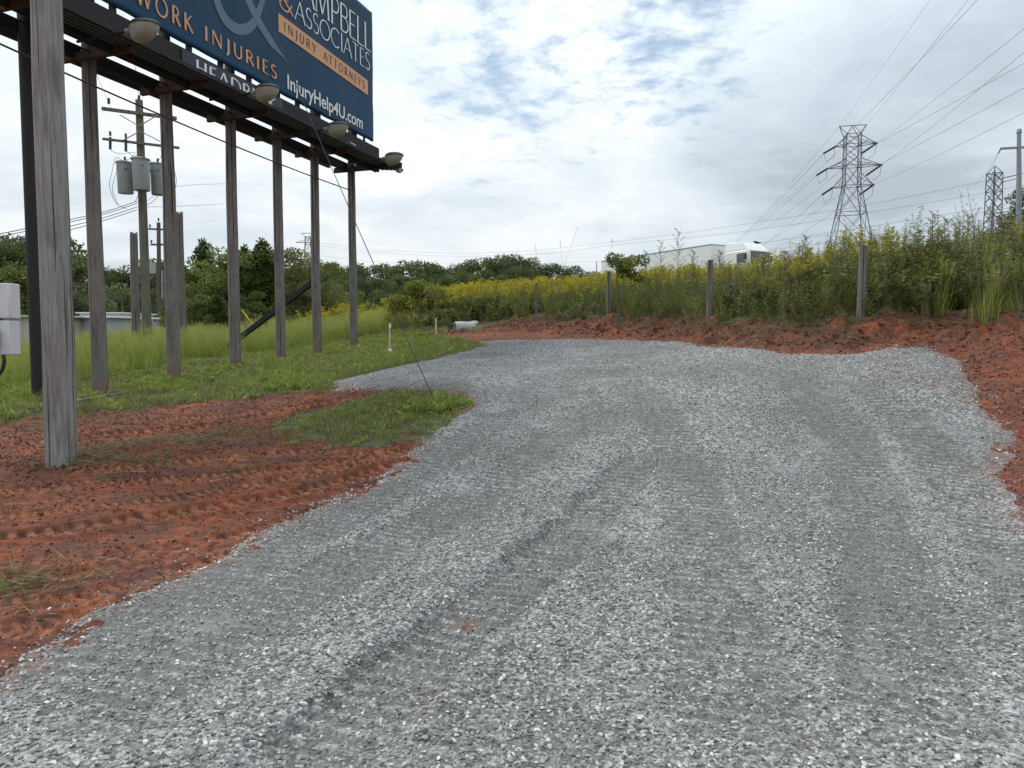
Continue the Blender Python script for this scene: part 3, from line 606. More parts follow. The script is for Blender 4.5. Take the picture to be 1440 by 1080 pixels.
scatter('goldenrod', np.stack([x, y, base_h(x, y)], 1), rot, sc, rng.integers(0, 6, m), GOLD, 'patch of goldenrod between the last billboard posts and the woods', 'wildflowers')
q_ = foot(60, 572); q2_ = foot(200, 566); x = np.concatenate([rng.normal(q_.x, 1.1, 150), rng.normal(q2_.x, .9, 70)]); y = np.concatenate([rng.normal(q_.y, .55, 150), rng.normal(q2_.y, .5, 70)]); q = surface(x, y); m = len(x); rot, sc = rnd(m, .2, .7, .4)
scatter('leaf_mulch', np.stack([x, y, q['h']], 1), rot, sc, rng.integers(0, 4, m), LIT, 'brown dead leaves and mulch along the landscape timber', 'mulch')

def clump(name, px, Y, n_, sx, sy, src, s, label, cat, tilt=.2):
    c_ = spot(px, Y) if Y else foot(px, 0); x = rng.normal(c_.x, sx, n_); y = rng.normal(c_.y, sy, n_); q = surface(x, y); rot, sc = rnd(n_, tilt, s, .35)
    scatter(name, np.stack([x, y, q['h']], 1), rot, sc, rng.integers(0, len(src), n_), src, label, cat)
clump('arching_grass', 1418, 13.6, 34, .5, .35, TALL+BANKG, .95, 'tall pale arching grass at the right edge on top of the bank', 'grass')
q_ = foot(8, 832); x = rng.normal(q_.x-.05, .10, 26); y = rng.normal(q_.y, .12, 26); rot, sc = rnd(26, .3, .6, .4)
scatter('weed_clump', np.stack([x, y, surface(x, y)['h']], 1), rot, sc, rng.integers(0, 13, 26), SHORT+DULL, 'small clump of weeds on the clay at the left edge of the view', 'weeds')
x = LIMP[0].x+rng.normal(0, .30, 260); y = LIMP[0].y+rng.normal(.02, .26, 260); k = np.hypot(x-LIMP[0].x, y-LIMP[0].y) > .17; x, y = x[k], y[k]; q = surface(x, y); m = len(x); s = .008+.030*rng.random(m)**2
scatter('clay_clod', np.stack([x, y, q['h']+s*.2], 1), rng.uniform(0, 6.28, (m, 3)), np.repeat(s[:,None], 3, 1), rng.integers(0, 8, m), CLODS, 'loose crumbs of clay heaped round the foot of the near pole', 'clods')

# fine crumbs and straw on the bare clay
x, y = fan_pts(2.6, 17, 520); q = surface(x, y); k = (q['sg'] < .0) & (q['dirt'] > .6) & (rng.random(len(x)) < (.35+.5*sstep(-.2, .3, fbm(x*2, y*2, 55)))*np.clip(9/y, .3, 1)**1.5); x, y, h = x[k], y[k], q['h'][k]; m = len(x); s = (.004+.010*rng.random(m)**2)*np.clip(y/7, .8, 1.6)
scatter('clay_crumb', np.stack([x, y, h+s*.3], 1), rng.uniform(0, 6.28, (m, 3)), np.repeat(s[:,None], 3, 1), rng.integers(0, 8, m), CLODS, 'fine crumbs of clay strewn over the churned ground', 'crumbs')
def straw():
    s = Soup(); n_ = 7; D = rdir(n_, -.05, .15); C = rng.normal(0, .12, (n_, 3)); C[:,2] = .006; s.leaves(C, D, perp(D), rng.uniform(.04, .13, n_), .0045, rng.uniform(.3, 1, n_)); return s.mesh('straw', M['dry'])
STRAW = [straw() for _ in range(4)]
x, y = fan_pts(3, 15, 14); q = surface(x, y); k = (q['sg'] < -.1) & (q['dirt'] > .5); x, y, h = x[k], y[k], q['h'][k]; m = len(x); rot, sc = rnd(m, .1, 1, .4)
scatter('loose_straw', np.stack([x, y, h], 1), rot, sc, rng.integers(0, 4, m), STRAW, 'bits of straw and dead stems dropped on the clay', 'straw')
# ------------------------------------------------------------------ woody plants as things
def crown_cloud(clumps, nleaf, L, Wd, up=-.4, shade=.0):
    """clumps: (x,y,z,rx,ry,rz); leaves gather near the surface of every clump"""
    s = Soup(); w = np.array([c[3]*c[4]+c[3]*c[5] for c in clumps]); w = w/w.sum()
    for c, f in zip(clumps, w):
        m = max(12, int(nleaf*f)); d = rdir(m); r = .45+.62*rng.random(m)**.6
        C = np.array(c[:3])+d*r[:,None]*np.array(c[3:]); D = d*.6+rdir(m)*.8; D[:,2] += up*.3; D /= np.linalg.norm(D, axis=1, keepdims=True)
        base = random.uniform(.05, .75); s.leaves(C, D, perp(D), L*rng.uniform(.6, 1.3, m), Wd*rng.uniform(.7, 1.2, m), np.clip(base+rng.normal(0, .16, m), 0, 1))
    return s
def trunk_mb(H, r, limbs, spread):
    m = MB(); m.tube([(0,0,-.3), (.02*H,0,H*.35), (0,.02*H,H*.8)], [r, r*.75, r*.25], 7)
    for k in range(limbs):
        a = k*2.4+random.random(); z = H*(.25+.5*k/max(1, limbs)); l = spread*random.uniform(.6, .95)
        m.tube([(0,0,z), (math.cos(a)*l*.5, math.sin(a)*l*.5, z+l*.35), (math.cos(a)*l, math.sin(a)*l, z+l*.75)], [r*.45, r*.3, r*.1], 5)
    return m
def decid(H=10, mat='far_green', n_=3600, leaf=.42):
    cl = []
    for k in range(26):
        z = random.uniform(.16, .93); w = math.sin(min(1, z*1.25+.06)*math.pi*.86)**.6*.36; a = random.uniform(0, 6.28); q = random.random()**.5*w
        r = random.uniform(.09, .17)*(1.15-.4*z); cl.append((q*math.cos(a)*H, q*math.sin(a)*H, z*H, r*H, r*H, r*H*.75))
    return crown_cloud(cl, n_, leaf, leaf*.6).mesh('crown', M[mat]), trunk_mb(H, H*.022, 6, H*.25)
def cedar(H=5.5, n_=15000):
    cl = []
    for k in range(95):
        z = random.random()**.8; w = (1-z)**.75*.30+.015; a = random.uniform(0, 6.28); q = random.uniform(.1, 1)*w
        r = random.uniform(.065, .12)*(1.2-z); cl.append((q*math.cos(a)*H, q*math.sin(a)*H, (z*.93+.05)*H, r*H, r*H, r*H*1.3))
    s = crown_cloud(cl, n_, .20, .085, .8)
    for k in range(10):
        a = random.uniform(0, 6.28); z = random.uniform(.55, .98)*H; l = H*.16*(1.15-z/H)+.15; e = np.array([math.cos(a)*l, math.sin(a)*l, l*1.6]); o = np.array([0,0,z-.4]); m = 50; C = o+e*rng.random((m, 1)); D = rdir(m, .2, 1); s.leaves(C, D, perp(D), .13, .03, rng.uniform(.3, .9, m))
    return s.mesh('crown', M['cedar']), trunk_mb(H, .09, 4, .6)
def plantthing(name, proto, loc, s, label, cat, group, rz=None, squash=1.0):
    """first use links the prototype itself, later uses copy it"""
    cm, tm = proto['crown'], proto['trunk']
    r = empty(name, loc, random.uniform(0, 6.28) if rz is None else rz); r.scale = (s*squash, s*squash, s); tag(r, label, cat, group)
    if 'o' not in proto:
        proto['o'] = [add_obj('crown', cm, r), add_obj('trunk', tm, r)]
    else:
        for o in proto['o']: c = o.copy(); COL.objects.link(c); c.parent = r
    return r
def proto(pair):
    cm, mb = pair; me = bpy.data.meshes.new('trunk'); me.from_pydata(mb.v, [], mb.f); me.materials.append(M['bark']); me.update(); return dict(crown=cm, trunk=me)
FAR = [proto(decid(10, 'far_green')) for _ in range(5)]; FARY = [proto(decid(10, 'far_yellow')) for _ in range(2)]
prof_x = [-120,-20,0,30,60,95,120,140,150,157,168,185,205,225,250,330,440,460,500,545,600,640,655,700,720,750,770,800,830,870,960,1100]
prof_y = [322,326,322,330,328,345,350,362,372,375,362,372,371,358,370,372,370,371,367,367,360,374,362,357,356,361,366,371,375,378,394,400]
def far_row(px0, px1, step, Y0, Y1, drop, protos, label, group, jit=6):
    px = px0
    while px < px1:
        Y = random.uniform(Y0, Y1); top = np.interp(px, prof_x, prof_y)+drop+random.uniform(-3, jit); p = spot(px, Y)
        H = at(px, top, Y).z-p.z
        if H > 2: plantthing('broadleaf_tree', random.choice(protos), p, H/10, label, 'tree', group, squash=random.uniform(.9, 1.25))
        px += step*random.uniform(.75, 1.25)
far_row(-110, 150, 17, 85, 105, 0, FAR, 'dark broadleaf tree in the near wood behind the sheds at left', 'trees of the left wood')
far_row(-110, 150, 24, 70, 80, 45, FAR+FARY, 'lower lighter tree along the front edge of the left wood', 'front trees of the left wood', 20)
far_row(150, 470, 16, 150, 180, 0, FAR+FARY[:1], 'distant tree seen between the billboard posts', 'distant trees behind the posts')
far_row(440, 880, 13, 190, 230, 0, FAR, 'distant dark broadleaf tree on the skyline ridge', 'trees on the skyline ridge')
far_row(430, 860, 19, 130, 165, 18, FAR+FARY, 'distant tree on the slope below the skyline ridge', 'trees on the slope below the ridge', 10)
far_row(440, 840, 26, 80, 110, 38, FAR+FARY, 'mid distance tree at the foot of the wooded ridge', 'trees at the foot of the ridge', 14)
far_row(150, 330, 22, 85, 110, 40, FAR, 'dark tree in the hollow behind the broken posts', 'trees in the hollow', 20)
CED = [proto(cedar()) for _ in range(3)]
ced = [(238,437,41,.9),(262,372,44,1.0),(290,338,42,1.05),(318,352,40,1.1),(345,345,43,1.0),(372,337,41,1.05),(398,350,42,1.0),(418,362,40,1.1),(440,372,44,1.1),(275,405,38,1.2),(305,415,37,1.3),(355,412,37.5,1.3),(392,420,38,1.3),(428,425,40,1.3)]
cedlab = {2: 'tall cedar with a bare wispy top just right of the broken post', 5: 'tallest cedar left of the fourth billboard post', 1: 'cedar directly behind the taller broken post'}
LEAFY = [proto(decid(5.5, 'weed', 11000, .15)), proto(decid(5.5, 'olive', 11000, .14)), proto(decid(5.5, 'weed', 11000, .16))]
for k, (px, top, Y, sq) in enumerate(ced):
    p = spot(px, Y); H = at(px, top, Y).z-p.z
    if k in (0, 3, 6, 7, 8, 9, 11, 13): plantthing('leafy_tree', LEAFY[k % 3], p, H/5.3, 'rounded mid green leafy tree in the thicket behind the billboard posts', 'tree', 'leafy trees in the thicket', squash=sq*1.15)
    else: plantthing('cedar_tree', CED[k % 3], p, H/5.5, cedlab.get(k, 'dark evergreen cedar in the thicket behind the billboard posts'), 'cedar tree', 'cedars in the thicket', squash=sq*1.1)
def shrubp(n_=9000):
    cl = []
    for k in range(34):
        a = random.uniform(0, 6.28); q = random.random()**.5*.5; z = random.uniform(.12, .88)*(1-q*.5); r = random.uniform(.09, .17); cl.append((q*math.cos(a), q*math.sin(a), z, r, r, r*.8))
    return crown_cloud(cl, n_, .06, .032, .3)
SHR = []
for mt in ('shrub','weed','shrub','olive'):
    mb = MB()
    for k in range(7):
        a = k*.9; mb.tube([(0,0,-.05), (.2*math.cos(a), .2*math.sin(a), .35), (.36*math.cos(a), .36*math.sin(a), .72)], [.012,.009,.004], 5)
    SHR.append(proto((shrubp().mesh('crown', M[mt]), mb)))
sh = [(562,425,32,.9,0,'low yellow green shrub at the left end of the thicket by the white stake'),(600,388,31,1.25,0,'tallest yellow green shrub behind the wooden stake'),(640,402,30,1.2,2,'bushy yellow green shrub behind the concrete pipe'),
 (622,428,28.6,1.3,1,'dark green shrub in front of the tall yellow green shrub'),(672,408,29,1.2,1,'dark green shrub right of the concrete pipe'),(705,418,28.5,1.4,1,'spreading green shrub left of the leftmost fence post'),(738,415,29.5,1.2,3,'olive shrub just behind the leftmost fence post'),
 (530,448,34,1.2,2,'yellow green shrub behind the rightmost billboard post'),(585,440,29.5,1.2,3,'olive shrub beside the wooden stake'),
 (1145,368,17,1.0,3,'olive shrub rising left of the thickest fence post'),(1262,352,15.8,1.1,3,'broad olive shrub right of the thickest fence post'),(1318,330,15.6,1.25,3,'tallest olive brush under the end on pylon'),
 (1372,345,15.2,1.1,1,'green brush under the steel pole at right'),(1425,335,15,1.2,3,'olive brush at the right edge of the view'),(1290,375,14.9,1.2,1,'dark green brush low on the bank at right'),(1350,385,14.6,1.2,3,'olive brush with goldenrod low on the bank at right'),(1405,392,14.5,1.3,0,'yellow green brush beside the arching grass at right'),(1236,385,16.0,1.2,1,'green brush right behind the thickest fence post'),
 (1085,392,17.5,1.1,1,'green brush between the two right hand fence posts')]
for px, top, Y, sq, kd, lab in sh:
    p = spot(px, Y); H = at(px, top, Y).z-p.z; plantthing('shrub', SHR[kd], p, H, lab, 'shrub', 'shrubs along the fence', squash=sq)
# slender weeds and saplings that stand out against the sky
def feather(H, mat, nb=26, droop=.3, dens=26, leafL=.05):
    s = Soup(); s.stem([[0,0,-.1],[.02*H,0,H*.5],[.01*H,.01*H,H]], [.010,.007,.002], .3)
    for k in range(nb):
        f = .25+.73*k/nb; a = k*2.4; l = H*.20*(1.08-f)**.7; p = np.array([.02*H*min(f*2, 1), 0, f*H]); e = p+np.array([math.cos(a)*l, math.sin(a)*l, l*(1.1-droop*2*(1-f))]); md = (p+e)/2+[0,0,l*.18]
        s.stem([p, md, e], [.003,.002,.001], .4); m = dens; tt = rng.random((m, 1)); C = (1-tt)**2*p+2*tt*(1-tt)*md+tt**2*e; D = rdir(m, -.2, .8); s.leaves(C, D, perp(D), leafL, leafL*.22, rng.uniform(0, 1, m))
    return s.mesh('plant', M[mat])
for px, top, Y, mat, lab in ((950,322,16.5,'deadstalk','tallest feathery weed with a bare seed spire in front of the trailer'),(926,338,16.8,'olive','feathery weed leaning just left of the tallest spire'),(972,352,16.6,'olive','arching plumed weed right of the tallest spire'),(905,352,17.2,'weed','short feathery weed left of the two tall spires'),
  (1128,330,15.6,'weed','upright green spiky weed left of the pylon'),(1184,342,15.0,'deadstalk','grey seeding weed against the foot of the pylon'),(1305,298,15.4,'deadstalk','tall pale seed spire standing alone right of the pylon'),(1322,305,15.6,'deadstalk','pale seed spire second from the pylon'),(1342,308,15.8,'olive','bushy seed spire left of the end on pylon'),
  (1248,338,15.2,'olive','feathery weed right of the thickest fence post'),(1286,322,15.5,'olive','thin seeding weed between the fence post and the end on pylon'),(1100,352,16.2,'deadstalk','dead branching weed right of the truck cab'),(1070,360,16.6,'deadstalk','dead grey weed in front of the windscreen'),(1009,352,15.4,'deadstalk','thick dead stalk with short twigs beside the middle fence post')):
    Y = max(Y, ground(px, 450)[1]+.8); p = spot(px, Y); H = at(px, top, Y).z-p.z; tag(add_obj('tall_weed_plant', feather(H, mat), None, p), lab, 'weed', 'weeds standing above the rest')
for px0, px1, top, lab in ((760,752,340,'leftmost thin grass stem against the sky'),(783,812,322,'long curved grass stem leaning right against the sky'),(795,787,334,'thin grass stem crossing the leaning one'),(1362,1352,268,'bare dry stem beside the end on pylon'),(860,861,338,'short upright stem above the small round tree')):
    Y = max(14.8 if px0 > 1000 else 23, ground(px0, 450)[1]+.8); p = spot(px0, Y); e = at(px1, top, Y); s = Soup(); l = (e-p); s.stem([[0,0,-.05], [l.x*.3, 0, l.z*.55], [l.x, .05, l.z]], [.006,.004,.002], .4); m = 16; C = np.array([l.x*.7, 0, l.z*.8])+np.array([l.x*.3, .05, l.z*.2])*rng.random((m, 1)); D = rdir(m, .5, 1); s.leaves(C, D, perp(D), .09, .010, .6)
    tag(add_obj('grass_stem', s.mesh('grass_stem', M['deadstalk']), None, p), lab, 'grass stem')
# small round-topped tree by the fence, dark tree by the steel pole
cl = [(random.gauss(0, .22), random.gauss(0, .2), 1.72+random.gauss(0, .13), .15, .15, .12) for _ in range(11)]+[(.45,0,1.4,.16,.16,.08),(.7,.1,1.3,.14,.14,.07),(.3,-.1,1.5,.12,.12,.07)]
mb = MB(); mb.tube([(0,0,-.1),(.05,0,.7),(-.05,.02,1.7)], [.022,.016,.008], 7); mb.tube([(.05,0,.8),(.3,0,1.15),(.65,.05,1.3)], [.012,.009,.004], 5)
p = spot(868, 21); top = at(862, 357, 21).z-p.z
plantthing('small_tree', proto((crown_cloud(cl, 2600, .07, .035, .2).mesh('crown', M['weed']), mb)), p, top/1.95, 'small round topped sapling behind the second fence post from left', 'tree', None, rz=0)
p = spot(1437, 62); plantthing('oak_tree', proto(decid(10, 'far_green', 9000, .3)), p, (at(1440, 268, 62).z-p.z)/10, 'dark broadleaf tree behind the steel pole at right edge', 'tree', None, squash=1.15)
# ------------------------------------------------------------------ posts
def log_mesh(H, r0, r1, broken=False, k=20, seg=30, buried=.5):
    zs = np.linspace(-buried, H, seg); V = []; o = random.uniform(0, 99)
    for i, z in enumerate(zs):
        r = r0+(r1-r0)*max(0, z)/H; an = np.arange(k)*2*math.pi/k
        rad = r*(1+.045*fbm(np.cos(an)*1.5+o, np.sin(an)*1.5+z*.25, 3, 3)+.02*fbm(np.cos(an)*6+o, np.sin(an)*6+z*.1, 4, 2))
        zz = np.full(k, z)
        if broken and i >= seg-1: zz = zz-r*2.2*rng.random(k)
        cx_ = .03*fbm(np.array([z*.3+o]), np.array([1.]), 9)[0]; V += list(np.stack([rad*np.cos(an)+cx_, rad*np.sin(an), zz], 1))
    V.append([0,0,H-(r1*.8 if broken else -.01)])
    Q = [(i*k+j, i*k+(j+1) % k, (i+1)*k+(j+1) % k, (i+1)*k+j) for i in range(seg-1) for j in range(k)]; T = [((seg-1)*k+j, (seg-1)*k+(j+1) % k, len(V)-1) for j in range(k)]
    return V, Q, T
def log_obj(name, loc, H, r0, r1, mat, parent=None, **kw):
    V, Q, T = log_mesh(H, r0, r1, **kw); me = mesh_np(name, V, [Q, T], M[mat], True); 
    try: me.set_sharp_from_angle(angle=R(50))
    except Exception: pass
    return add_obj(name, me, parent, loc)
p = spot(88, 8.9); p.x = at(88, 658, 8.9).x; p.z = hz(p.x, p.y)
tag(log_obj('wooden_pole', p, 10.5, .178, .150, 'near_wood', seg=60, k=40), 'thick weathered grey pole in the foreground rising from the red clay', 'pole'); NP = p.copy()
for px, top, Y, r, lab in ((187,325,28.5,.15,'shorter broken post with a rotted top left of the utility pole'),(252,296,28,.155,'taller broken post with a splintered top right of the utility pole')):
    p = spot(px+(5 if px < 200 else 4), Y); H = at(px, top, Y).z-p.z; tag(log_obj('broken_post', p, H, r*1.1, r*.9, 'post_wood', broken=True), lab, 'post', 'broken posts')
# ------------------------------------------------------------------ the billboard
DX, DY = .3162, .9487                     # unit vector along the sign, receding
def LP(c, Y, off=0): return Vector((.3333*Y-c, Y, 0))
def pxc(px, py, c):                       # where the ray meets the vertical plane X=.333Y-c
    d = ray(px, py); Y = c/(.3333-d[0]/d[1]); return Vector((d[0]/d[1]*Y, Y, CAMZ+d[2]/d[1]*Y))
CP, CPOLE = 13.5, 14.42
bb = empty('billboard', LP(CPOLE, 20)+Vector((0,0,.8))); tag(bb, 'long dark blue injury attorney billboard on a row of wooden posts', 'billboard')
BO = bb.location.copy()
def bpart(o, parent=bb): o.parent = parent; o.matrix_parent_inverse = Matrix.Translation(-BO); return o
PY = [16, 18.05, 20.2, 22.1, 24.0, 26.2]; PX = [141,245,333,396,448,499]
for k, (Y, px) in enumerate(zip(PY, PX)):
    q = LP(CPOLE, Y); q.x = at(px-1, 520, Y).x; q.z = hz(q.x, q.y); bpart(log_obj('support_post', q, 12.4-q.z, .165-.004*k, .125, 'post_wood', seg=50, k=24))
q = LP(CPOLE, 14.75); q.x = at(54, 540, 14.75).x; q.z = hz(q.x, q.y); m = MB(); m.tube([q-Vector((0,0,.4)), Vector((q.x, q.y, 12.6))], .125, 24); o = m.build('steel_column', M['black_steel'], None, True); bpart(o)
m = MB(); m.tube([q+Vector((0,0,-.02)), q+Vector((0,0,.05))], .17, 20); bpart(m.build('base_collar', M['rust'], None, True))
Yend = 25.92; Y0 = 12.0
e1 = LP(CP, Yend); e0 = LP(CP, Y0); ZB, ZT = 8.62, 13.0; nrm = Vector((DY, -DX, 0)); dr = Vector((DX, DY, 0))
RM = Matrix((dr, -nrm, Vector((0,0,1)))).transposed()     # x along, y away from viewer, z up
# slightly rippled vinyl face with wrapped edges
nu, nv = 150, 40; U = np.linspace(0, 1, nu); Vv = np.linspace(0, 1, nv); UU, VV = np.meshgrid(U, Vv, indexing='ij')
rip = .009*fbm(UU*9, VV*3, 61, 3)+.005*np.sin(UU*60+VV*2); endw = .03*fbm(VV*5, VV*0, 62)*sstep(.985, 1, UU)
Lw = (e1-e0).length; P3 = np.array(e0)[None,None]+np.array(dr)*(UU*Lw+endw)[...,None]+np.array(nrm)*rip[...,None]; P3[...,2] = ZB+(ZT-ZB)*VV-.02*sstep(.1, 0, VV)*np.abs(np.sin(UU*45))
V = P3.reshape(-1, 3); Q = grid_faces(nu, nv)
back = V-np.array(nrm)*.07; Vall = np.concatenate([V, back]); NB_ = len(V)
rim = [i*nv for i in range(nu)]+[(nu-1)*nv+j for j in range(1, nv)]+[i*nv+nv-1 for i in range(nu-2, -1, -1)]+[j for j in range(nv-2, 0, -1)]
RQ = [(rim[i], rim[(i+1) % len(rim)], rim[(i+1) % len(rim)]+NB_, rim[i]+NB_) for i in range(len(rim))]
me = mesh_np('sign_panel', Vall, [Q, Q[:, ::-1]+NB_, RQ], M['vinyl'], False); panel = bpart(add_obj('sign_panel', me))
# --- lettering: hand drawn capitals from strokes
def arc(cx_, cy_, rx, ry, a0, a1, n_=14): return [(cx_+rx*math.cos(R(a0+(a1-a0)*i/n_)), cy_+ry*math.sin(R(a0+(a1-a0)*i/n_))) for i in range(n_+1)]
K_, k_ = 1.0, .5                          # thick and thin stroke factors
GL = {'A': (.72, [([(.0,0),(.36,1)], k_), ([(.36,1),(.72,0)], K_), ([(.13,.35),(.59,.35)], k_)], [(.0,0),(.72,0)]),
 'B': (.55, [([(.1,0),(.1,1)], K_), ([(.1,1),(.3,1)]+arc(.3,.77,.2,.23,90,-90)+[(.1,.54)], k_*1.3), ([(.1,.54),(.3,.54)]+arc(.3,.27,.25,.27,90,-90)+[(.1,0)], k_*1.3)], []),
 'C': (.76, [(arc(.42,.5,.40,.5,45,315,22), K_*.8)], []),
 'D': (.74, [([(.1,0),(.1,1)], K_), ([(.1,1),(.28,1)]+arc(.28,.5,.44,.5,90,-90,18)+[(.1,0)], K_*.75)], []),
 'E': (.50, [([(.1,0),(.1,1)], K_), ([(.1,1),(.47,1)], k_), ([(.1,.52),(.42,.52)], k_), ([(.1,0),(.5,0)], k_)], []),
 'H': (.72, [([(.1,0),(.1,1)], K_), ([(.62,0),(.62,1)], K_), ([(.1,.52),(.62,.52)], k_)], [(.1,0),(.62,0),(.1,1),(.62,1)]),
 'I': (.22, [([(.11,0),(.11,1)], K_)], [(.11,0),(.11,1)]),
 'J': (.30, [([(.19,1),(.19,.05),(.15,-.12),(.02,-.2)], K_)], [(.19,1)]),
 'K': (.66, [([(.1,0),(.1,1)], K_), ([(.58,1),(.12,.48)], k_), ([(.2,.55),(.66,0)], K_)], [(.1,0),(.1,1),(.58,1)]),
 'L': (.50, [([(.1,0),(.1,1)], K_), ([(.1,0),(.5,0)], k_)], [(.1,1)]),
 'M': (.90, [([(.08,0),(.15,1)], k_), ([(.15,1),(.45,.05)], K_), ([(.45,.05),(.75,1)], k_), ([(.75,1),(.82,0)], K_)], [(.08,0),(.82,0)]),
 'N': (.76, [([(.1,0),(.1,1)], k_), ([(.1,1),(.66,0)], K_), ([(.66,0),(.66,1)], k_)], [(.1,0),(.66,1)]),
 'O': (.84, [(arc(.42,.5,.39,.5,0,360,28), K_*.8)], []),
 'P': (.54, [([(.1,0),(.1,1)], K_), ([(.1,1),(.28,1)]+arc(.28,.73,.24,.27,90,-90)+[(.1,.46)], k_*1.3)], [(.1,0)]),
 'R': (.62, [([(.1,0),(.1,1)], K_), ([(.1,1),(.28,1)]+arc(.28,.75,.21,.25,90,-90)+[(.1,.5)], k_*1.3), ([(.28,.5),(.62,0)], K_)], [(.1,0)]),
 'S': (.48, [(arc(.25,.75,.19,.25,40,270,14)+arc(.23,.25,.21,.25,90,-140,16), K_*.8)], []),
 'T': (.62, [([(.31,0),(.31,1)], K_), ([(.02,1),(.60,1)], k_)], [(.31,0)]),
 'U': (.70, [([(.1,1),(.1,.3)]+arc(.35,.3,.25,.3,180,360,14)+[(.6,1)], K_*.8)], [(.1,1),(.6,1)]),
 'W': (1.0, [([(.02,1),(.27,0)], K_), ([(.27,0),(.50,1)], k_), ([(.50,1),(.75,0)], K_), ([(.75,0),(.98,1)], k_)], [(.02,1),(.98,1)]),
 'Y': (.62, [([(.0,1),(.31,.48)], K_), ([(.62,1),(.31,.48)], k_), ([(.31,.48),(.31,0)], K_)], [(.31,0),(.0,1),(.62,1)]),
 '&': (.86, [(arc(.36,.78,.17,.22,-40,220,14)+[(.30,.55),(.86,0)], K_*.8), (arc(.33,.27,.30,.27,60,330,16)+[(.78,.48)], K_*.7)], [])}
def text_mesh(txt, org, xd, up, out, H, w=.09, track=.12, width=None, serif=.09, wordgap=.35):
    lay = []; x = 0
    for ch in txt:
        if ch == ' ': x += wordgap; continue
        g = GL[ch]; lay.append((x, g)); x += g[0]+track
    tot = x-track; sx = (width/(tot*H)) if width else 1.0; V = []; Fs = []; lift = 0
    for x0, (gw, st, sf) in lay:
        strokes = [(p, f) for p, f in st]+[([(a-serif, b), (a+serif, b)], .4) for a, b in sf if serif]
        for pts, f in strokes:
            lift += 1; hw = w*f/2; pts = [np.array([(x0+a), b]) for a, b in pts]; m_ = len(pts); L = []
            for i in range(m_):
                d = pts[min(i+1, m_-1)]-pts[max(i-1, 0)]; d = d/np.hypot(*d); nn_ = np.array([-d[1], d[0]])*hw; L.append((pts[i]+nn_, pts[i]-nn_))
            b0 = len(V); z = .0015+.0004*(lift % 7)
            for a, b in L:
                for q_, zz in ((a, z), (b, z), (a, -.004), (b, -.004)): V.append(np.array(org)+np.array(xd)*q_[0]*H*sx+np.array(up)*q_[1]*H+np.array(out)*zz)
            for i in range(m_-1):
                j = b0+i*4; Fs += [(j, j+1, j+5, j+4), (j, j+4, j+6, j+2), (j+1, j+3, j+7, j+5)]
            Fs += [(b0, b0+2, b0+3, b0+1)]; j = b0+(m_-1)*4; Fs += [(j, j+1, j+3, j+2)]
    return V, Fs
def letters(name, txt, org, H, mat, width, w=.09, track=.12, serif=.09, wordgap=.35, up=(0,0,1), xd=None, out=None, parent=None, conf=True):
    V, Fs = text_mesh(txt, org, xd if xd is not None else dr, up, out if out is not None else nrm, H, w, track, width, serif, wordgap)
    return MB().raw(V, Fs).build(name, M[mat])
def panel_pt(px, py): q = pxc(px, py, CP-.020); return q
LIFT = nrm*.035
def line_on_panel(name, txt, x0, yb0, x1, yt0, mat, **kw):
    a = panel_pt(x0, yb0); b = panel_pt(x1, yb0); top = panel_pt(x0, yt0); H = top.z-a.z; wd_ = Vector((b.x-a.x, b.y-a.y, 0)).length
    a = a.copy(); a.z = a.z; o = letters(name, txt, a, H, mat, wd_, **kw); return bpart(o, None), a, H
def plac(o, parent): o.parent = parent; o.matrix_parent_inverse = (Matrix.Translation(-BO) if parent is panel else Matrix.Translation(-BO)); return o
def sub(o, par): o.parent = par; return o
def mk(name, txt, x0, yb0, x1, yt0, mat, zoff=0, **kw):
    a = panel_pt(x0, yb0); b = panel_pt(x1, yb0); top = panel_pt(x0, yt0); H = top.z-a.z; a.z += zoff
    return sub(letters(name, txt, a, H, mat, Vector((b.x-a.x, b.y-a.y, 0)).length, **kw), panel)
mk('slogan_lettering', 'WORK', 192, 4, 270, -22, 'ink_orange', w=.15, track=.32, serif=0)
mk('slogan_lettering', 'INJURIES', 288, 56, 388, 36, 'ink_orange', w=.15, track=.25, serif=0)
mk('firm_name_lettering', 'CAMPBELL', 402, -17, 520.5, -60, 'ink_white', w=.085, track=.04, serif=.06)
mk('firm_name_lettering', 'ASSOCIATES', 415, 26, 519.5, -2, 'ink_white', w=.08, track=.06, serif=.05)
mk('ampersand_mark', '&', 393, 10, 412, -18, 'ink_orange', w=.12, serif=0)
a = panel_pt(392, 44); b = panel_pt(517.5, 134); zt = panel_pt(392, 21.5).z; m = MB()
zb2 = panel_pt(517.5, 134).z; zb1 = a.z; hb = ((zt-zb1)+(panel_pt(517.5, 111).z-zb2))/2
V = [a+nrm*.0, Vector((b.x, b.y, zb2)), Vector((b.x, b.y, zb2+hb)), a+Vector((0,0,hb))]; V = [v+nrm*s_ for s_ in (0, -.008) for v in V]
sub(MB().raw(V, [(0,1,2,3),(7,6,5,4),(0,4,5,1),(1,5,6,2),(2,6,7,3),(3,7,4,0)]).build('orange_band', M['ink_orange']), panel)
slope = Vector((b.x-a.x, b.y-a.y, zb2-zb1)); Ls = slope.length; sd = slope.normalized()
for tx_, f0_, f1_ in (('INJURY', .05, .37), ('ATTORNEYS', .45, .955)): sub(letters('band_lettering', tx_, a+sd*Ls*f0_+Vector((0,0,hb*.27))+nrm*.006, hb*.50, 'ink_dark', Ls*(f1_-f0_), w=.13, track=.36, serif=0, xd=sd), panel)
